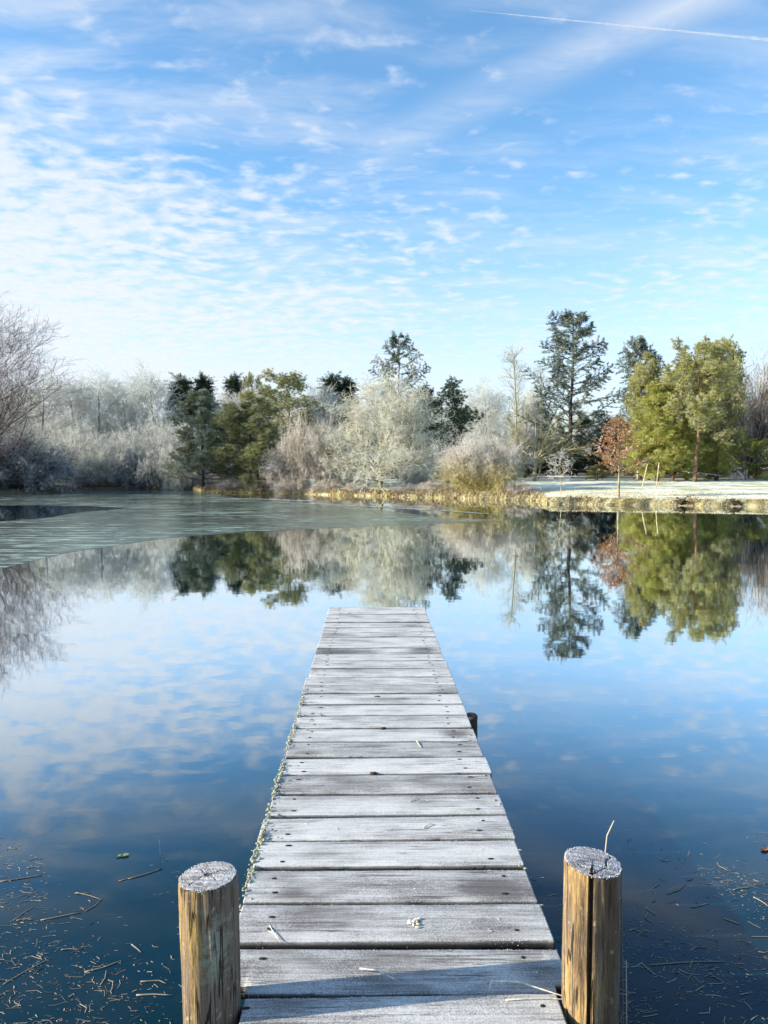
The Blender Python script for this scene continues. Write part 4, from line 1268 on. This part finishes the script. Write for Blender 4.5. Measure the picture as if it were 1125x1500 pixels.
stalk('straw', [deck_pt(395, 1376, .006), deck_pt(402, 1390, .010), deck_pt(411, 1406, .012)], 0.0018, 'frosted grass blade over the gap near the left post', 'straw', None, 1, m_straw)
stalk('straw', [deck_pt(392, 1384, .004), deck_pt(404, 1388, .008), deck_pt(410, 1400, .01)], 0.0014, 'second finer grass blade crossing the one near the left post', 'straw', None, 1, m_straw)
stalk('straw', [deck_pt(620, 1226, .004), deck_pt(630, 1221, .007), deck_pt(637, 1221, .004)], 0.003, 'small curved frosted twig on the fourth wide plank', 'straw', None, 1, m_straw)
stalk('straw', [deck_pt(600, 1185, .004), deck_pt(608, 1181, .006), deck_pt(612, 1180, .004)], 0.0025, 'tiny curved frosted twig one plank beyond the curved one', 'straw', None, 1, m_straw)
stalk('straw', [deck_pt(610, 1093, .006), deck_pt(613, 1098, .006), deck_pt(617, 1103, .004)], 0.003, 'pale chip of straw halfway along the jetty', 'straw', None, 1, m_straw)
# a rimed clump of leaf scraps in the second plank
mb = MB()
rg = np.random.default_rng(14)
for j in range(16):
    q = deck_pt(608 + rg.normal(0, 7), 1372 + rg.normal(0, 4), 0.006)
    V, F_ = blob(q, (0.004 + 0.007 * rg.random(), 0.003 + 0.004 * rg.random(), 0.003), rg)
    mb.add(V, F_)
o = mb.build('leaf_scraps', m_straw, None, True)
tag(o, 'small frosted clump of leaf scraps in the middle of a near plank', 'leaves')

# ------------------------------------------------------------------ trees and shrubs
rt = np.random.default_rng(2024)


def plant(name, proto, cx, top, dd, width, label, cat='tree', group=None, rz=None, lift=0.0, base_z=None):
    """cx, top, width as seen from the jetty; dd metres along the jetty"""
    p_ = PROTOS[proto]
    base = at(cx, 700, dd)
    z0 = ground_z(base[0], base[1]) + lift if base_z is None else base_z
    ztop = at(cx, top, dd)[2]
    wm = width / F_PX * dd
    root = empty(name, (base[0], base[1], z0), rt.random() * 6.283 if rz is None else rz)
    s_ = wm / p_.w
    root.scale = (s_, s_, (ztop - z0) / p_.h)
    tag(root, label, cat, group)
    for n_, me_ in p_.parts:
        link(n_, me_, root)
    return root


# far left: the great bare tree and the shaded bushes on the near point
plant('bare_tree', 'big', -22, 408, 66, 245, 'tallest leafless tree with dark branches fanning out at the far left edge')
plant('frosted_bush', 'shrub_shade', 28, 622, 66, 150, 'dark bluish shaded bush at the far left waterline', 'bush')
plant('frosted_bush', 'shrub_shade', -60, 600, 66, 170, 'dark shaded bush cut by the left edge, beside the bluish one', 'bush')
plant('frosted_bush', 'shrub_white', 20, 596, 72, 140, 'pale frosted bush behind the dark bluish bush', 'bush')
for cx, top, dd, w, pr, lab in (
        (60, 535, 90, 120, 'tall_a', 'frosted tree just right of the tallest bare tree'),
        (110, 543, 95, 95, 'tall_b', 'frosted slim tree above the left shrubs, second from the tallest bare tree'),
        (142, 530, 92, 120, 'tall_a', 'frosted tree with a dark forked stem above the left shrubs'),
        (188, 549, 96, 100, 'tall_b', 'lower frosted tree in the dip of the left treeline'),
        (228, 525, 92, 115, 'tall_a', 'broad frosted tree left of the dark conifer tips'),
        (20, 547, 96, 120, 'tall_b', 'frosted tree seen through the branches of the tallest bare tree'),
        (330, 566, 96, 90, 'tall_b', 'round frosted crown behind the two lakeside pines, left one'),
        (378, 556, 98, 90, 'tall_a', 'round frosted crown behind the two lakeside pines, right one'),
        (478, 552, 84, 80, 'tall_b', 'greyish frosted tree between the flat topped pine and the oak'),
        (430, 570, 92, 80, 'tall_b', 'frosted tree hidden behind the reddish thicket'),
        (660, 575, 104, 90, 'tall_b', 'pale frosted tree behind the dark round pine'),
        (715, 548, 88, 95, 'tall_a', 'pale frosted tree above the round willow bush'),
        (690, 580, 95, 80, 'tall_b', 'smaller frosted tree between dark pine and willow bush'),
        (768, 560, 98, 80, 'tall_b', 'thin frosted tree left of the tall cedar')):
    plant('frosted_tree', pr, cx, top, dd, w, lab)
# background wood: closes the gaps low down
for i, cx in enumerate(range(-150, 1300, 62)):
    plant('frosted_tree', ('tall_a', 'tall_b')[i % 2], cx + rt.normal(0, 10), 588 + rt.normal(0, 9) + (18 if cx > 860 else 0), 118 + rt.random() * 14, 95,
          'one of the pale trees in the farthest row behind the park', group='trees in the farthest row')
# front shrubs on the left bank
plant('frosted_bush', 'shrub_white', 118, 612, 79, 130, 'wide white frosted shrub behind the ice at left', 'bush')
plant('frosted_bush', 'shrub_white', 170, 622, 79.5, 110, 'frosted shrub with dark foot, left of the tallest round shrub', 'bush')
plant('frosted_bush', 'shrub_round', 238, 590, 80, 130, 'tall round greyish white shrub left of the pines', 'bush')
plant('frosted_bush', 'shrub_shade', 200, 655, 78, 60, 'low shaded bush at the foot of the round shrub', 'bush')
plant('frosted_bush', 'shrub_white', 268, 655, 77, 60, 'low frosted bush tucked between round shrub and first pine', 'bush')
# conifers of the left wood
plant('spruce', 'fir', 266, 544, 100, 74, 'pointed dark conifer tip above the round shrub, leftmost of the pair', 'conifer')
plant('spruce', 'fir', 299, 543, 102, 60, 'pointed dark conifer tip above the round shrub, right one of the pair', 'conifer')
plant('spruce', 'fir', 345, 543, 108, 60, 'slender conifer tip between frosted crowns', 'conifer')
plant('spruce', 'pine_c', 373, 541, 106, 40, 'conifer top poking out behind the second lakeside pine', 'conifer')
plant('spruce', 'fir', 488, 543, 108, 80, 'dark conifer tip just left of the frosted oak', 'conifer')
plant('spruce', 'fir', 508, 547, 109, 66, 'small dark conifer tip touching the frosted oak', 'conifer')
plant('pine_tree', 'pine_a', 297, 568, 71, 98, 'dark green pine with layered boughs at the ice edge', 'pine')
plant('pine_tree', 'pine_b', 366, 571, 69, 124, 'broad pine with yellowish sunlit side beside the dark layered pine', 'pine')
plant('pine_tree', 'pine_c', 425, 538, 82, 92, 'pale green flat topped pine left of the frosted oak', 'pine')
plant('pine_tree', 'pine_dark', 345, 600, 76, 70, 'shadowed pine behind the two lakeside pines', 'pine')
# thicket and oak
for cx, top, dd, w, lab in ((440, 588, 65, 70, 'reddish bare thicket right of the broad pine'), (470, 600, 64, 60, 'reddish upright thicket next to the frosted oak'),
                            (412, 640, 66, 50, 'low twiggy thicket at the foot of the broad pine')):
    plant('bare_thicket', 'thicket', cx, top, dd, w, lab, 'bush')
plant('oak_tree', 'oak', 556, 532, 61, 182, 'big round frosted oak with mossy trunk at the middle of the far bank')
plant('frosted_bush', 'shrub_white', 620, 655, 66, 80, 'low frosted bush between the oak and the dark pine', 'bush')
plant('frosted_bush', 'shrub_round', 508, 650, 68, 80, 'low frosted bush behind the left side of the oak', 'bush')
plant('frosted_bush', 'shrub_white', 660, 650, 72, 60, 'low frosted bush at the foot of the dark pine', 'bush')
plant('cedar_tree', 'cedar_b', 581, 485, 92, 88, 'dark pointed cedar rising behind the frosted oak', 'cedar')
plant('pine_tree', 'pine_dark', 646, 548, 76, 96, 'dark round pine right of the frosted oak', 'pine')
plant('pine_tree', 'pine_dark', 610, 575, 80, 60, 'dark pine half hidden behind the right side of the oak', 'pine')
# willow bush on the point
plant('willow_bush', 'willow', 707, 626, 54.5, 124, 'round willow bush white on top and yellow below, on the bank point', 'bush')
plant('frosted_bush', 'undergrowth', 762, 700, 51.5, 56, 'low yellowish scrub at the tip of the bank point', 'bush')
plant('frosted_bush', 'undergrowth', 640, 700, 56, 60, 'low straw coloured scrub left of the willow bush', 'bush')
plant('frosted_bush', 'undergrowth', 430, 694, 65, 60, 'low yellowish scrub on the bank below the thicket', 'bush')
for cx, top, w, lab in ((480, 700, 50, 'low reddish scrub on the bank under the upright thicket'), (524, 703, 44, 'low scrub on the bank left of the oak trunk'),
                        (596, 706, 46, 'low scrub on the bank right of the oak trunk'), (345, 697, 60, 'low scrub on the bank under the broad pine'), (385, 700, 50, 'low scrub on the bank right of the broad pine foot')):
    plant('frosted_bush', 'undergrowth', cx, top, float(np.interp(cx, [300, 400, 500, 600], [70, 67.5, 61.5, 56.8])), w, lab, 'bush')
# right park
plant('poplar_tree', 'poplar', 752, 503, 86, 58, 'tall slender bare tree left of the cedar', 'tree')
plant('poplar_tree', 'poplar', 790, 530, 96, 44, 'faint slender bare tree close to the cedar', 'tree')
plant('pollard_tree', 'pollard', 783, 592, 78, 150, 'yellowish pollard tree with straight limbs spreading from a short trunk')
plant('cedar_tree', 'cedar', 836, 452, 92, 138, 'tallest cedar with tiered open branches', 'cedar')
plant('yew_tree', 'pine_dark', 868, 600, 99, 70, 'dark evergreen under the right side of the tallest cedar', 'conifer')
plant('yew_tree', 'pine_dark', 905, 606, 100, 60, 'dark evergreen behind the copper tree', 'conifer')
plant('yew_tree', 'pine_dark', 820, 640, 104, 70, 'low dark evergreen behind the pollard tree', 'conifer')
plant('yew_tree', 'pine_dark', 770, 650, 104, 60, 'low dark evergreen behind the slender bare tree', 'conifer')
plant('cedar_tree', 'cedar_thin', 938, 488, 82, 74, 'greyish cedar with a sparse top behind the golden conifers', 'cedar')
plant('conifer_tree', 'olive_fir', 950, 512, 76, 82, 'olive green conifer at the left of the golden group', 'conifer')
plant('conifer_tree', 'cypress', 962, 556, 72, 98, 'golden green drooping conifer behind the leaning stakes', 'conifer')
plant('conifer_tree', 'cypress', 985, 590, 73, 62, 'lower golden conifer left of the pine trunk', 'conifer')
plant('conifer_tree', 'cypress', 1006, 566, 80, 86, 'golden conifer standing behind the rusty pine trunk', 'conifer')
plant('conifer_tree', 'olive_fir', 985, 530, 79, 70, 'olive conifer in the middle of the golden group', 'conifer')
plant('conifer_tree', 'olive_fir', 1040, 506, 84, 88, 'olive conifer filling the gap between the two park pines', 'conifer')
plant('pine_tree', 'pine_tall', 1018, 490, 69, 104, 'tall park pine with rusty trunk and green top', 'pine')
plant('pine_tree', 'pine_tall', 1048, 486, 76, 72, 'second tall park pine, right of the rusty trunked one', 'pine')
plant('conifer_tree', 'cypress', 1052, 640, 74, 40, 'small golden conifer under the second park pine', 'conifer')
plant('hornbeam_tree', 'hornbeam', 1092, 500, 87, 190, 'wide bare tree with many upright stems at the right edge')
plant('hornbeam_tree', 'hornbeam', 1170, 540, 90, 150, 'bare tree with upright stems cut by the right edge of the photo')
plant('cedar_tree', 'cedar_low', 1108, 632, 78, 100, 'low spreading cedar bough tree at the right edge above the brick wall', 'cedar')
plant('leafy_bush', 'cypress', 1107, 676, 80, 20, 'small bright yellow green bush before the brick wall', 'bush')
plant('leafy_bush', 'olive_fir', 876, 680, 82, 40, 'low green bush under the copper tree', 'bush')
for i, cx in enumerate((800, 845, 885, 925, 965, 1005, 1045, 1085, 1130, 1180)):
    plant('evergreen_hedge', 'pine_dark', cx, 664 + rt.normal(0, 4), 103 + rt.random() * 4, 62, 'dark evergreen in the low row behind the lawn', 'hedge', 'dark evergreens in the low row behind the lawn')
plant('sapling', 'sapling', 822, 656, 46.5, 46, 'small white frosted sapling standing alone on the lawn edge', 'young tree')
plant('copper_tree', 'copper', 907, 604, 43.6, 66, 'young tree with copper brown leaves on the right bank', 'young tree')
# off to the left: the wood that shades the left point
for i, (x, y, h, pr) in enumerate(((-47, 56, 8.5, 'pine_a'), (-53, 60, 9.0, 'pine_dark'), (-62, 62, 11, 'tall_a'), (-58, 53, 9, 'pine_b'))):
    p_ = PROTOS[pr]
    root = empty('pine_tree' if 'pine' in pr else 'frosted_tree', (x, y, ground_z(x, y)), rt.random() * 6)
    s_ = h / p_.h
    root.scale = (s_ * 1.1, s_ * 1.1, s_)
    tag(root, 'one of the wood trees beyond the left edge of the photo', 'tree', 'wood beyond the left edge')
    for n_, me_ in p_.parts:
        link(n_, me_, root)

# ------------------------------------------------------------------ bank grass and leaf litter
m_grass, N = material('dead_grass')
t = N.attr('tint')
rp_ = N.n('ShaderNodeValToRGB', None, Fac=t)
cr = rp_.color_ramp
cr.elements[0].position = 0.0; cr.elements[0].color = (0.20, 0.10, 0.05, 1)
cr.elements[1].position = 1.0; cr.elements[1].color = (0.74, 0.72, 0.62, 1)
for pos, cc in ((0.3, (0.30, 0.22, 0.12, 1)), (0.55, (0.44, 0.40, 0.17, 1)), (0.8, (0.58, 0.54, 0.38, 1))):
    e_ = cr.elements.new(pos); e_.color = cc
df = N.n('ShaderNodeBsdfDiffuse', None, Color=rp_.outputs[0])
tr = N.n('ShaderNodeBsdfTranslucent', None, Color=rp_.outputs[0])
finish(N, N.n('ShaderNodeMixShader', None, i0=0.25, i1=df, i2=tr).outputs[0])


def blades(seed, px0, px1, n, o0, o1, h0, h1, tints, clump=True):
    rg = np.random.default_rng(seed)
    a0 = math.atan2(*(lambda p_: (p_[1] - CY, p_[0] - CX))(at(px0, 720, 50)))
    a1 = math.atan2(*(lambda p_: (p_[1] - CY, p_[0] - CX))(at(px1, 720, 50)))
    ang = a0 + (a1 - a0) * rg.random(n)
    o = o0 + (o1 - o0) * rg.random(n)
    r_ = shore_r(ang) + o
    z = np.interp(o, PROF_O, PROF_Z)
    kn = rg.random(1500); kn2 = rg.random(260)
    fq = (ang - a0) / (a1 - a0)
    env = 0.15 + 0.75 * np.interp(fq, np.linspace(0, 1, 1500), kn) * np.interp(fq, np.linspace(0, 1, 260), kn2) * 2.0 if clump else np.ones(n)
    h = (h0 + (h1 - h0) * rg.random(n)) * np.clip(env, 0.12, 1.5)
    B = np.stack([CX + r_ * np.cos(ang), CY + r_ * np.sin(ang), z - 0.02], -1)
    lean = rg.normal(0, 0.45, (n, 2)) * h[:, None]
    tip = B + np.stack([lean[:, 0], lean[:, 1], h], -1)
    mid = B + np.stack([lean[:, 0] * 0.3, lean[:, 1] * 0.3, h * 0.6], -1)
    w_ = 0.012 + 0.016 * rg.random(n)
    an = rg.random(n) * 3.14
    sd = np.stack([np.cos(an), np.sin(an), np.zeros(n)], -1) * w_[:, None]
    V = np.stack([B - sd, B + sd, mid + sd * 0.8, mid - sd * 0.8, tip], 1).reshape(-1, 3)
    i0 = np.arange(n)[:, None] * 5
    band = (np.interp(fq, np.linspace(0, 1, 260), rg.random(260)) - 0.5) * 0.5 if clump else 0.0
    T = np.clip(tints[0] + (tints[1] - tints[0]) * rg.random(n) + band, 0, 1)
    mb = MB()
    mb.add(V, [i0 + np.array([[0, 1, 2, 3]]), i0 + np.array([[3, 2, 4]])], 0.5)
    mb.T = [T, T]
    return mb


tag(blades(1, 290, 415, 6000, -0.05, 1.6, 0.06, 0.35, (0.0, 0.7)).build('bank_grass', m_grass), label='frosted scrubby grass along the bank below the pines', kind='stuff')
tag(blades(2, 395, 805, 26000, -0.08, 1.6, 0.03, 0.27, (0.05, 0.9)).build('bank_grass', m_grass), label='long straw and brown grass along the middle bank', kind='stuff')
tag(blades(3, 795, 1330, 24000, -0.05, 0.8, 0.02, 0.11, (0.25, 0.85)).build('bank_grass', m_grass), label='short yellow grass on the edge of the right bank', kind='stuff')
tag(blades(4, 410, 1330, 30000, 0.8, 9, 0.03, 0.09, (0.85, 1.0), False).build('lawn_grass', m_grass), label='short frosted lawn grass on the far bank', kind='stuff')

rg = np.random.default_rng(6)
mb = MB()
for cx, sp, n_ in ((888, 16, 60), (520, 50, 160), (1096, 14, 30), (600, 50, 90)):
    for _ in range(n_):
        px = cx + rg.normal(0, sp)
        q = at(px, 720, 50)
        an = math.atan2(q[1] - CY, q[0] - CX)
        o = rg.random() * 0.7
        r_ = float(shore_r(an)) + o
        c_ = np.array([CX + r_ * math.cos(an), CY + r_ * math.sin(an), float(np.interp(o, PROF_O, PROF_Z)) + 0.05 + 0.1 * rg.random()])
        t_ = rg.normal(0, 0.07, (3, 3))
        mb.add(c_ + t_, [np.array([[0, 1, 2]])], rg.random())
m_litter = simple_mat('fallen_leaves', (0.14, 0.07, 0.035), 0.9, 0.4, 3, c2=(0.34, 0.19, 0.09))
tag(mb.build('leaf_litter', m_litter), label='drifts of fallen brown leaves on the bank edge', kind='stuff')

# driftwood and root clump on the right bank
m_drift = simple_mat('dark_driftwood', (0.03, 0.024, 0.02), 0.9, 0.4, 8, c2=(0.11, 0.085, 0.06))


def bank_point(px, o):
    q = at(px, 720, 42)
    an = math.atan2(q[1] - CY, q[0] - CX)
    r_ = float(shore_r(an)) + o
    return np.array([CX + r_ * math.cos(an), CY + r_ * math.sin(an), float(np.interp(o, PROF_O, PROF_Z))])


def root_clump(name, px, label, cat, seed, n, L, flat):
    rg = np.random.default_rng(seed)
    c_ = bank_point(px, 0.12)
    mb = MB()
    V, F_ = blob((0, 0, 0.1), (0.24, 0.16, 0.14), rg, 10, 7)
    mb.add(V, F_)
    P = np.zeros((n, 4, 3))
    dv = nrm(rg.normal(0, 1, (n, 3)) * np.array([1.3, 0.8, flat]) + np.array([0.25, 0, 0.15]))
    P[:, 0] = np.array([0, 0, 0.12])
    for j in range(1, 4):
        dv = nrm(dv + rg.normal(0, 0.3, dv.shape) * np.array([1, 1, 0.5]))
        P[:, j] = P[:, j - 1] + dv * L / 3 * (0.6 + 0.8 * rg.random((n, 1)))
    P[..., 2] = np.maximum(P[..., 2], 0.0)
    mb.tubes(P, np.linspace(0.06, 0.015, 4)[None].repeat(n, 0), 5, rg.random(n))
    o = mb.build(name, m_drift, None, True, tuple(c_))
    return tag(o, label, cat)


root_clump('driftwood', 1005, 'dark driftwood stump with prongs at the edge of the right bank', 'driftwood', 3, 7, 0.5, 0.15)
root_clump('root_clump', 1096, 'brown root clump at the waterline near the right edge', 'roots', 5, 30, 0.28, 0.3)

# ------------------------------------------------------------------ things on the lawn
m_white = simple_mat('white_paint', (0.78, 0.78, 0.76), 0.6, 0.06, 8, c2=(0.85, 0.85, 0.83))
m_stake = simple_mat('pale_stake', (0.55, 0.46, 0.28), 0.8, 0.2, 8, c2=(0.72, 0.66, 0.48))
m_brick, N = material('red_brick')
co = N.n('ShaderNodeTexCoord').outputs['Object']
br = N.n('ShaderNodeTexBrick', None, Vector=N.mapping(co, rot=(R(90), 0, 0)), Color1=(0.36, 0.14, 0.09, 1), Color2=(0.46, 0.22, 0.15, 1), Mortar=(0.45, 0.42, 0.38, 1), Scale=4.0)
br.inputs['Mortar Size'].default_value = 0.02
bs = N.n('ShaderNodeBsdfPrincipled', None, Base_Color=br.outputs[0], Roughness=0.9)
finish(N, bs.outputs[0])


def lawn_pt(px, dd):
    q = at(px, 700, dd)
    return np.array([q[0], q[1], ground_z(q[0], q[1])])


def stake(px, dd, h, leanx, label):
    q = lawn_pt(px, dd)
    mb = MB()
    P = np.array([[(0, 0, -0.2), (leanx * 0.5, 0, h * 0.5), (leanx, 0.03, h)]])
    mb.tubes(P, np.array([[0.032, 0.030, 0.028]]), 8, cap=True)
    tag(mb.build('wooden_stake', m_stake, None, True, tuple(q)), label, 'stake')


stake(939.5, 52, 1.75, 0.42, 'pale wooden stake leaning right, nearer the copper tree')
stake(961, 53, 1.80, 0.20, 'pale wooden stake standing almost upright before the golden conifer')

# low white rail at the back of the lawn, on short posts
q0, q1 = lawn_pt(786, 84), lawn_pt(931, 84)
dv = q1 - q0
L = np.linalg.norm(dv[:2])
rail = empty('white_rail', tuple(q0), math.atan2(dv[1], dv[0]))
tag(rail, 'low white rail along the back of the lawn', 'rail')
zt = 0.36
mb = MB(); mb.box((L / 2, 0, zt), (L, 0.14, 0.16)); mb.build('beam', m_white, rail)
for j in range(7):
    mb = MB(); mb.box((0.2 + (L - 0.4) * j / 6, 0.02, (zt - 0.082 - 0.2) / 2), (0.12, 0.10, zt - 0.082 + 0.2)); mb.build('post', bark_grey, rail)
q = lawn_pt(934, 83)
mb = MB(); mb.tubes(np.array([[(0, 0, -0.2), (0, 0, 0.5), (0, 0, 1.0)]]), np.array([[0.10, 0.10, 0.09]]), 8, cap=True)
tag(mb.build('marker_post', m_stake, None, True, tuple(q)), 'short thick pale post at the end of the white rail', 'post')

# rail fence behind the oak
q0, q1 = lawn_pt(432, 78), lawn_pt(664, 72)
dv = q1 - q0
L = np.linalg.norm(dv[:2])
fence = empty('rail_fence', tuple(q0), math.atan2(dv[1], dv[0]))
tag(fence, 'long pale rail fence behind the oak trunk', 'fence')
for z_ in (0.45, 0.85):
    mb = MB(); mb.box((L / 2, 0, z_ + (q1[2] - q0[2]) / 2), (L, 0.05, 0.10)); mb.build('rail', bark_pale, fence)
for j in range(8):
    mb = MB(); mb.box((L * j / 7, 0.085, 0.35), (0.11, 0.11, 1.25)); mb.build('post', bark_grey, fence)

# garden furniture
def chair(px, dd, rz, label):
    q = lawn_pt(px, dd)
    root = empty('garden_chair', tuple(q), rz)
    tag(root, label, 'chair')
    mb = MB(); mb.box((0, 0, 0.45), (0.52, 0.5, 0.05)); mb.build('seat', m_white, root)
    for sx_ in (-0.23, 0.23):
        mb = MB(); mb.box((sx_, -0.22, 0.20), (0.05, 0.05, 0.45)); mb.build('leg', m_white, root)
        mb = MB(); mb.tubes(np.array([[(sx_, 0.27, -0.03), (sx_, 0.24, 0.45), (sx_, 0.34, 1.0)]]), np.array([[0.028, 0.028, 0.022]]), 6, cap=True); mb.build('leg', m_white, root)
        mb = MB(); mb.box((sx_ * 1.1, 0.02, 0.68), (0.06, 0.5, 0.035)); mb.build('armrest', m_white, root)
        mb = MB(); mb.box((sx_ * 1.1, -0.2, 0.565), (0.035, 0.035, 0.19)); mb.build('arm_support', m_white, root)
    for j in range(4):
        mb = MB(); mb.box((-0.15 + 0.1 * j, 0.30, 0.74), (0.06, 0.02, 0.48), np.array(Matrix.Rotation(R(-10), 3, 'X'))); mb.build('slat', m_white, root)
    mb = MB(); mb.box((0, 0.345, 0.99), (0.5, 0.03, 0.06)); mb.build('top_rail', m_white, root)


chair(1073, 79, R(90), 'white garden chair facing right, left of the table')
chair(1088.5, 78.5, R(-160), 'white garden chair with its slatted back to the right, right of the table')
q = lawn_pt(1081, 80.5)
tb = empty('garden_table', tuple(q), 0.3)
tag(tb, 'small round white garden table between two chairs', 'table')
an = np.arange(20) * 2 * np.pi / 20
ring = lambda z_, r_: np.stack([r_ * np.cos(an), r_ * np.sin(an), np.full(20, z_)], -1)
mb = MB(); mb.add(np.concatenate([ring(0.70, 0.5), ring(0.735, 0.5)]), [np.arange(20)[None, ::-1], (np.arange(20) + 20)[None], np.array([(j, (j + 1) % 20, (j + 1) % 20 + 20, j + 20) for j in range(20)])]); mb.build('table_top', m_white, tb)
for j in range(4):
    a_ = j * math.pi / 2 + 0.4
    mb = MB(); mb.tubes(np.array([[(0.36 * math.cos(a_), 0.36 * math.sin(a_), -0.03), (0.2 * math.cos(a_), 0.2 * math.sin(a_), 0.70)]]), np.array([[0.022, 0.022]]), 6, cap=True); mb.build('leg', m_white, tb)
q = lawn_pt(1079, 83)
ps = empty('low_parasol', tuple(q))
tag(ps, 'low pale domed parasol standing behind the garden table', 'parasol')
mb = MB()
prof_ = [(0.0, 1.40), (0.18, 1.38), (0.36, 1.31), (0.52, 1.20), (0.60, 1.10)]
Vp = np.concatenate([ring(z_, max(r_, 0.01)) for r_, z_ in prof_] + [ring(z_ - 0.015, max(r_ - 0.01, 0.005)) for r_, z_ in prof_[::-1]])
Fp = np.array([(k * 20 + j, (k + 1) * 20 + j, (k + 1) * 20 + (j + 1) % 20, k * 20 + (j + 1) % 20) for k in range(9) for j in range(20)])
mb.add(Vp, [Fp]); mb.build('canopy', m_white, ps, True)
mb = MB(); mb.tubes(np.array([[(0, 0, -0.2), (0, 0, 1.38)]]), np.array([[0.03, 0.03]]), 8, cap=True); mb.build('pole', bark_grey, ps)
# string of pale lights from the pine trunk
sl = empty('light_string', tuple(at(1000, 690, 69)))
tag(sl, 'sagging string of pale bulbs from the pine trunk towards the garden chairs', 'light string')
O_ = np.array(sl.location)
cpx = [(1000, 690.5, 69), (1020, 692.3, 70), (1040, 694.4, 72), (1060, 697, 74), (1078, 698.4, 76), (1092, 698.6, 77.5)]
cp = np.array([at(*c_) for c_ in cpx]) - O_
q_ = np.linspace(0, 1, 24)
cp = np.stack([np.interp(q_, np.linspace(0, 1, 6), cp[:, k]) for k in range(3)], -1)
mb = MB(); mb.tubes(cp[None], np.full((1, 24), 0.018), 5); mb.build('cable', m_white, sl)
for j in range(2, 24, 3):
    V, F_ = blob(cp[j] - np.array([0, 0, 0.06]), (0.06, 0.06, 0.075), np.random.default_rng(1), 8, 6)
    mb = MB(); mb.add(V, F_); mb.build('bulb', m_white, sl, True)
# anchor for its far end
q = lawn_pt(1092, 77.6)
mb = MB(); mb.tubes(np.array([[(0, 0, -0.2), (0, 0, 1.35)]]), np.array([[0.05, 0.045]]), 8, cap=True)
tag(mb.build('light_pole', bark_grey, None, True, tuple(q)), 'short grey pole holding the far end of the light string', 'pole')
# brick wall
q0 = lawn_pt(1091, 90)
wl = empty('brick_wall', tuple(q0), R(4))
tag(wl, 'low red brick wall at the right edge behind the garden chairs', 'wall')
mb = MB(); mb.box((4.5, 0, 0.25), (9.0, 0.3, 1.0)); mb.build('masonry', m_brick, wl)
mb = MB(); mb.box((4.5, 0, 0.785), (9.1, 0.38, 0.07)); mb.build('coping', bark_pale, wl)

# ------------------------------------------------------------------ fresh contrail high above
m_trail, N = material('contrail_ice')
co = N.n('ShaderNodeTexCoord').outputs['Object']
n = N.noise(co, 0.02, 4, 0.6)
d_ = N.n('ShaderNodeBsdfDiffuse', None, Color=(0.9, 0.9, 0.9))
tl_ = N.n('ShaderNodeBsdfTranslucent', None, Color=(0.9, 0.9, 0.9))
s_ = N.n('ShaderNodeMixShader', None, i0=0.5, i1=d_, i2=tl_)
t_ = N.n('ShaderNodeBsdfTransparent')
finish(N, N.n('ShaderNodeMixShader', None, i0=N.ss(n, 0.25, 0.75, 0.12, 0.55), i1=t_, i2=s_).outputs[0])
ALT = 3000.0


def sky_pt(px, py):
    r_ = ray(px, py)
    return r_ * ALT / r_[2]


a_, b_ = sky_pt(690, 15), sky_pt(1210, 66)
P = np.stack([a_ + (b_ - a_) * q for q in np.linspace(0, 1, 70)])[None]
rg = np.random.default_rng(8)
Rd = (np.linspace(1.2, 9.5, 70) * (1 + 0.18 * rg.normal(0, 1, 70)))[None]
o0 = P[0, 0].copy()
mb = MB()
mb.tubes(P - o0, Rd, 8, cap=True)
tag(mb.build('contrail', m_trail, None, True, tuple(o0)), 'thin bright white contrail crossing the upper right of the sky', 'contrail')
